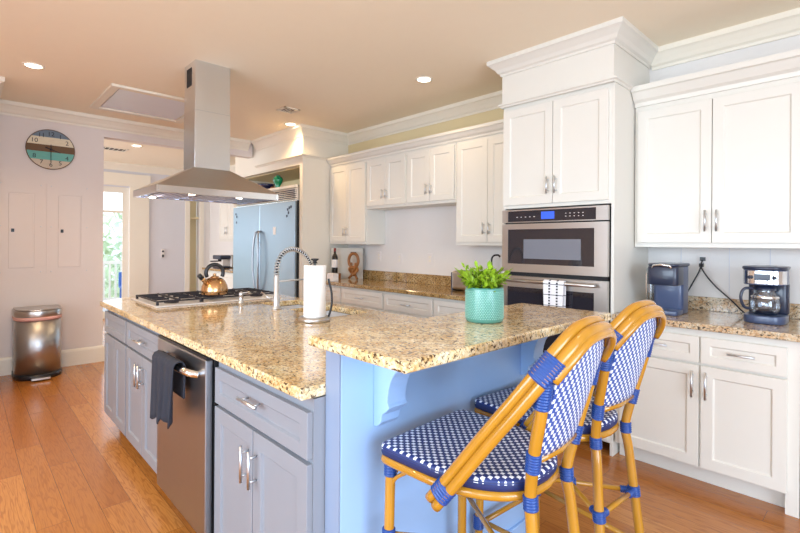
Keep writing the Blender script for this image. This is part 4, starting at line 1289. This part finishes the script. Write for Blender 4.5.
for k in range(72):
    a = random.uniform(0, 2 * PI); tilt = random.uniform(.0, 1.0) ** .55
    r0 = random.uniform(0, .03)
    b0 = Vector((gx + r0 * math.cos(a), gy + r0 * math.sin(a), gz + PH - .015))
    dirv = Vector((math.cos(a) * tilt * .95, math.sin(a) * tilt * .95, 1.0 - .42 * tilt)).normalized()
    L_ = random.uniform(.055, .088) * (1 + .1 * tilt)
    tip = b0 + dirv * L_
    stems.tube([b0, b0 + dirv * L_ * .5 + Vector((0, 0, .004)), tip], .0014, 5)
    for q in range(8):
        f = .35 + .65 * q / 7
        c0 = b0 + dirv * L_ * f
        az = q * 2.4 + k
        side = dirv.cross(Vector((math.cos(az), math.sin(az), .3))).normalized()
        ld = (side * .75 + dirv * .55).normalized() if q < 7 else dirv
        ll = random.uniform(.022, .031); lw = ll * .22
        wv = ld.cross(Vector((random.uniform(-.3, .3), random.uniform(-.3, .3), 1))).normalized()
        up_ = wv.cross(ld).normalized()
        pts = [c0, c0 + ld * ll * .3 + wv * lw * .85, c0 + ld * ll * .65 + wv * lw, c0 + ld * ll - up_ * .003, c0 + ld * ll * .65 - wv * lw, c0 + ld * ll * .3 - wv * lw * .85,
               c0 + ld * ll * .3 - up_ * .0025, c0 + ld * ll * .65 - up_ * .0028]
        leaves.add(pts, [(0, 1, 6), (1, 2, 7, 6), (2, 3, 7), (0, 6, 5), (6, 7, 4, 5), (7, 3, 4)], True)
stems.build('stems', 'leaf', pp)
leaves.build('foliage', 'leaf', pp)

# ---------------------------------------------------------------- bar stools
sx_, sy_0 = -.84, 1.135


def make_stool():
    st = thing('bar_stool', 'nearest rattan bar stool with blue and white woven seat and back', 'bar stool', (0, 0, 0), 'rattan bar stools at the raised bar')
    ZT = .75
    # seat outline
    half = [(-.215, 0.0), (-.215, .17), (-.208, .195), (-.19, .207), (-.10, .208), (0, .205), (.07, .19), (.13, .165), (.18, .125), (.212, .07), (.222, 0.0)]
    out = catmull([(x, y, 0) for x, y in half], 4)
    out = [(p.x, p.y) for p in out]
    out = out + [(x, -y) for x, y in reversed(out[1:-1])]
    n = len(out)
    mb = MB()
    rings = [(1.0, ZT - .030), (1.010, ZT - .022), (1.010, ZT - .007), (.99, ZT)]
    vs = [(x * s_, y * s_, z) for s_, z in rings for x, y in out]
    fs = [(i * n + j, i * n + (j + 1) % n, (i + 1) * n + (j + 1) % n, (i + 1) * n + j) for i in range(3) for j in range(n)]
    fs.append(tuple(reversed(range(n))))
    mb.add(vs, fs, True)
    seat = mb.build('seat', 'navy', st)
    mb = MB()
    rr = [(1.0105, ZT - .012), (1.008, ZT - .004), (.985, ZT + .001), (.93, ZT + .003), (.75, ZT + .001), (.4, ZT - .003)]
    vs = [(x * s_, y * s_, z) for s_, z in rr for x, y in out]
    fs = [(i * n + j, i * n + (j + 1) % n, (i + 1) * n + (j + 1) % n, (i + 1) * n + j) for i in range(len(rr) - 1) for j in range(n)]
    fs.append(tuple((len(rr) - 1) * n + j for j in range(n)))
    mb.add(vs, fs, True)
    mb.build('seat_weave', 'weave_seat', seat)
    # ring cane under the seat
    MB().tube([(x * .97, y * .97, ZT - .043) for x, y in out], .0135, 10, closed=True).build('seat_ring', 'cane', st)
    legs = {}
    for s_ in (-1, 1):
        fl = catmull([(-.19, s_ * .182, ZT - .05), (-.192, s_ * .186, .45), (-.20, s_ * .195, 0)], 4)
        MB().tube(fl, .0155, 14).build('leg', 'cane', st)
        rl_ = catmull([(.30, s_ * .165, 0), (.262, s_ * .135, .35), (.236, s_ * .112, .62), (.226, s_ * .105, .71), (.245, s_ * .125, .83), (.272, s_ * .142, .95), (.287, s_ * .150, 1.045), (.30, s_ * .140, 1.085)], 6)
        MB().tube(rl_, .0155, 14).build('leg', 'cane', st)
        # curved corner brace at the front leg
        MB().tube(catmull([(-.19, s_ * .182, .60), (-.17, s_ * .184, .65), (-.11, s_ * .188, .695)], 6), .006, 8).tube(catmull([(-.19, s_ * .180, .60), (-.19, s_ * .160, .655), (-.19, s_ * .11, .695)], 6), .006, 8).build('corner_brace', 'cane', st)

    def bind(p, q, r, name='binding'):
        p, q = Vector(p), Vector(q)
        k = max(2, round((q - p).length / .0075)) * 4
        pts, rr_ = [], []
        for i in range(k + 1):
            pts.append(p.lerp(q, i / k)); rr_.append(r + (-.0016, .0004, .0012, .0004)[i % 4])
        MB().tube(pts, rr_, 14).build(name, 'blue', st)

    # arched back canes (bundle of three) coming down to the seat sides
    Lp = [(.015, -.232, .672), (.075, -.222, .752), (.15, -.205, .858), (.225, -.182, .962), (.287, -.157, 1.052), (.319, -.128, 1.105), (.335, -.074, 1.141), (.340, 0, 1.150)]
    path = Lp + [(x, -y, z) for x, y, z in reversed(Lp[:-1])]
    path = catmull(path, 7)
    off = Vector((.82, 0, -.57))
    tn = [(path[min(i + 1, len(path) - 1)] - path[max(i - 1, 0)]).normalized() for i in range(len(path))]
    offs = [(off - T * off.dot(T)).normalized() for T in tn]
    for k in (-.0125, .0125):
        MB().tube([p + o_ * k for p, o_ in zip(path, offs)], .0142, 12).build('arch_cane', 'cane', st)
    m0 = [p + o_ * .030 for p, o_ in zip(path, offs) if p.z > 1.03]
    MB().tube([Vector((p.x - .004, p.y * .96, p.z - .004)) for p in m0 if p.z > 1.03], .0115, 12).build('inner_arch_cane', 'cane', st)
    def wrap_pair(z0, z1, s_):
        # cord wound round both canes, following them
        idx = [i for i, p in enumerate(path) if z0 <= p.z <= z1 and p.y * s_ > 0]
        idx = sorted(idx, key=lambda i: path[i].z)
        P = [path[i] for i in idx]; O = [offs[i] for i in idx]
        vs, m_ = [], 6
        R_ = []
        for i in range(len(P) - 1):
            for q in range(m_):
                R_.append((P[i].lerp(P[i + 1], q / m_), O[i].lerp(O[i + 1], q / m_).normalized()))
        R_.append((P[-1], O[-1]))
        for i, (p, o_) in enumerate(R_):
            T = (R_[min(i + 1, len(R_) - 1)][0] - R_[max(i - 1, 0)][0]).normalized()
            nn = T.cross(o_).normalized()
            g_ = (-.0018, .0004, .0016, .0004)[i % 4]
            for j in range(20):
                an = 2 * PI * j / 20
                ca, sa = math.cos(an), math.sin(an)
                vs.append(p + o_ * (math.copysign(abs(ca) ** .8, ca) * (.0285 + g_)) + nn * (math.copysign(abs(sa) ** .8, sa) * (.0165 + g_)))
        fs = [(i * 20 + j, i * 20 + (j + 1) % 20, (i + 1) * 20 + (j + 1) % 20, (i + 1) * 20 + j) for i in range(len(R_) - 1) for j in range(20)]
        fs += [tuple(range(20)), tuple(reversed(range(len(vs) - 20, len(vs))))]
        MB().add(vs, fs, True).build('arch_binding', 'blue', st)

    for s_ in (-1, 1):
        wrap_pair(1.022, 1.088, s_)
        wrap_pair(.684, .732, s_)
        bind((.272, s_ * .143, .960), (.289, s_ * .151, 1.055), .0205)
        bind((.238, s_ * .118, .79), (.247, s_ * .127, .842), .0185)
        bind((.228, s_ * .105, .685), (.226, s_ * .105, .722), .0185)
        bind((-.19, s_ * .182, .655), (-.19, s_ * .182, .703), .019)
    # lower back rail
    MB().tube([(.243, -.122, .817), (.252, 0, .812), (.243, .122, .817)], .011, 10).build('back_rail', 'cane', st)
    # woven back panel
    vs, fs = [], []
    nu, nv = 16, 16
    def width(z):
        if z < 1.045:
            return .108 + (.134 - .108) * (z - .82) / .225
        t = min(1, (z - 1.045) / .092)
        return .134 * math.sqrt(max(0.0, 1 - t ** 2.0)) if t < 1 else 0
    for j in range(nv + 1):
        z = .822 + (1.122 - .822) * (j / nv)
        x = .246 + (.332 - .246) * ((z - .822) / .31) ** 1.0
        w_ = width(z)
        for i in range(nu + 1):
            u = -1 + 2 * i / nu
            vs.append((x + .010 * (1 - u * u), u * w_, z))
    for j in range(nv):
        for i in range(nu):
            a = j * (nu + 1) + i
            fs.append((a, a + 1, a + nu + 2, a + nu + 1))
    pnl = MB().add(vs, fs, True).build('backrest_weave', 'weave_back', st)
    sm = pnl.modifiers.new('s', 'SOLIDIFY'); sm.thickness = .008; sm.offset = 0
    # stretchers: crossed pair and footrest rails
    Z1, Z2 = .48, .27
    F_ = {-1: Vector((-.192, -.186, Z1)), 1: Vector((-.192, .186, Z1))}
    B_ = {-1: Vector((.249, -.124, Z1)), 1: Vector((.249, .124, Z1))}
    for s_ in (-1, 1):
        MB().tube([F_[s_], B_[-s_]], .008, 10).build('cross_stretcher', 'cane', st)
    MB().tube([B_[-1], B_[1]], .009, 10).build('rear_stretcher', 'cane', st)
    MB().tube([(.27, -.142, Z2), (.27, .142, Z2)], .009, 10).build('lower_stretcher', 'cane', st)
    MB().tube([(-.196, -.19, Z2), (-.196, .19, Z2)], .010, 10).build('footrest', 'cane', st)
    for s_ in (-1, 1):
        MB().tube([(-.196, s_ * .19, Z2 + .02), (.27, s_ * .142, Z2 + .02)], .009, 10).build('lower_stretcher', 'cane', st)
        bind(F_[s_] - Vector((0, 0, .018)), F_[s_] + Vector((0, 0, .018)), .0195)
        bind(B_[s_] - Vector((-.002, 0, .018)), B_[s_] + Vector((-.002, 0, .018)), .0195)
        bind((-.196, s_ * .19, Z2 - .015), (-.196, s_ * .19, Z2 + .035), .0195)
        bind((.27, s_ * .142, Z2 - .015), (.27, s_ * .142, Z2 + .035), .0195)
        d_ = (F_[-s_] - B_[s_]).normalized()
        bind(B_[s_] + d_ * .01, B_[s_] + d_ * .045, .0115)
        d_ = (B_[-s_] - B_[s_]).normalized()
        bind(B_[s_] + d_ * .01, B_[s_] + d_ * .045, .0125)
    cpt = (F_[-1] + B_[1]) / 2
    dd_ = (B_[1] - F_[-1]).normalized()
    ce = F_[-1].lerp(B_[1], .186 / (.186 + .124))
    bind(ce - dd_ * .022, ce + dd_ * .022, .017)
    return st


s1 = make_stool()
s2 = copy_tree(s1)
s1.location = (sx_ - .008, sy_0 - .004, 0)
s1.rotation_euler.z = math.radians(3)
s2.rotation_euler.z = math.radians(-4)
s2.location = (sx_ - .038, sy_0 + .495, 0)
s2['label'] = 'rattan bar stool with blue woven back standing behind the nearest stool'
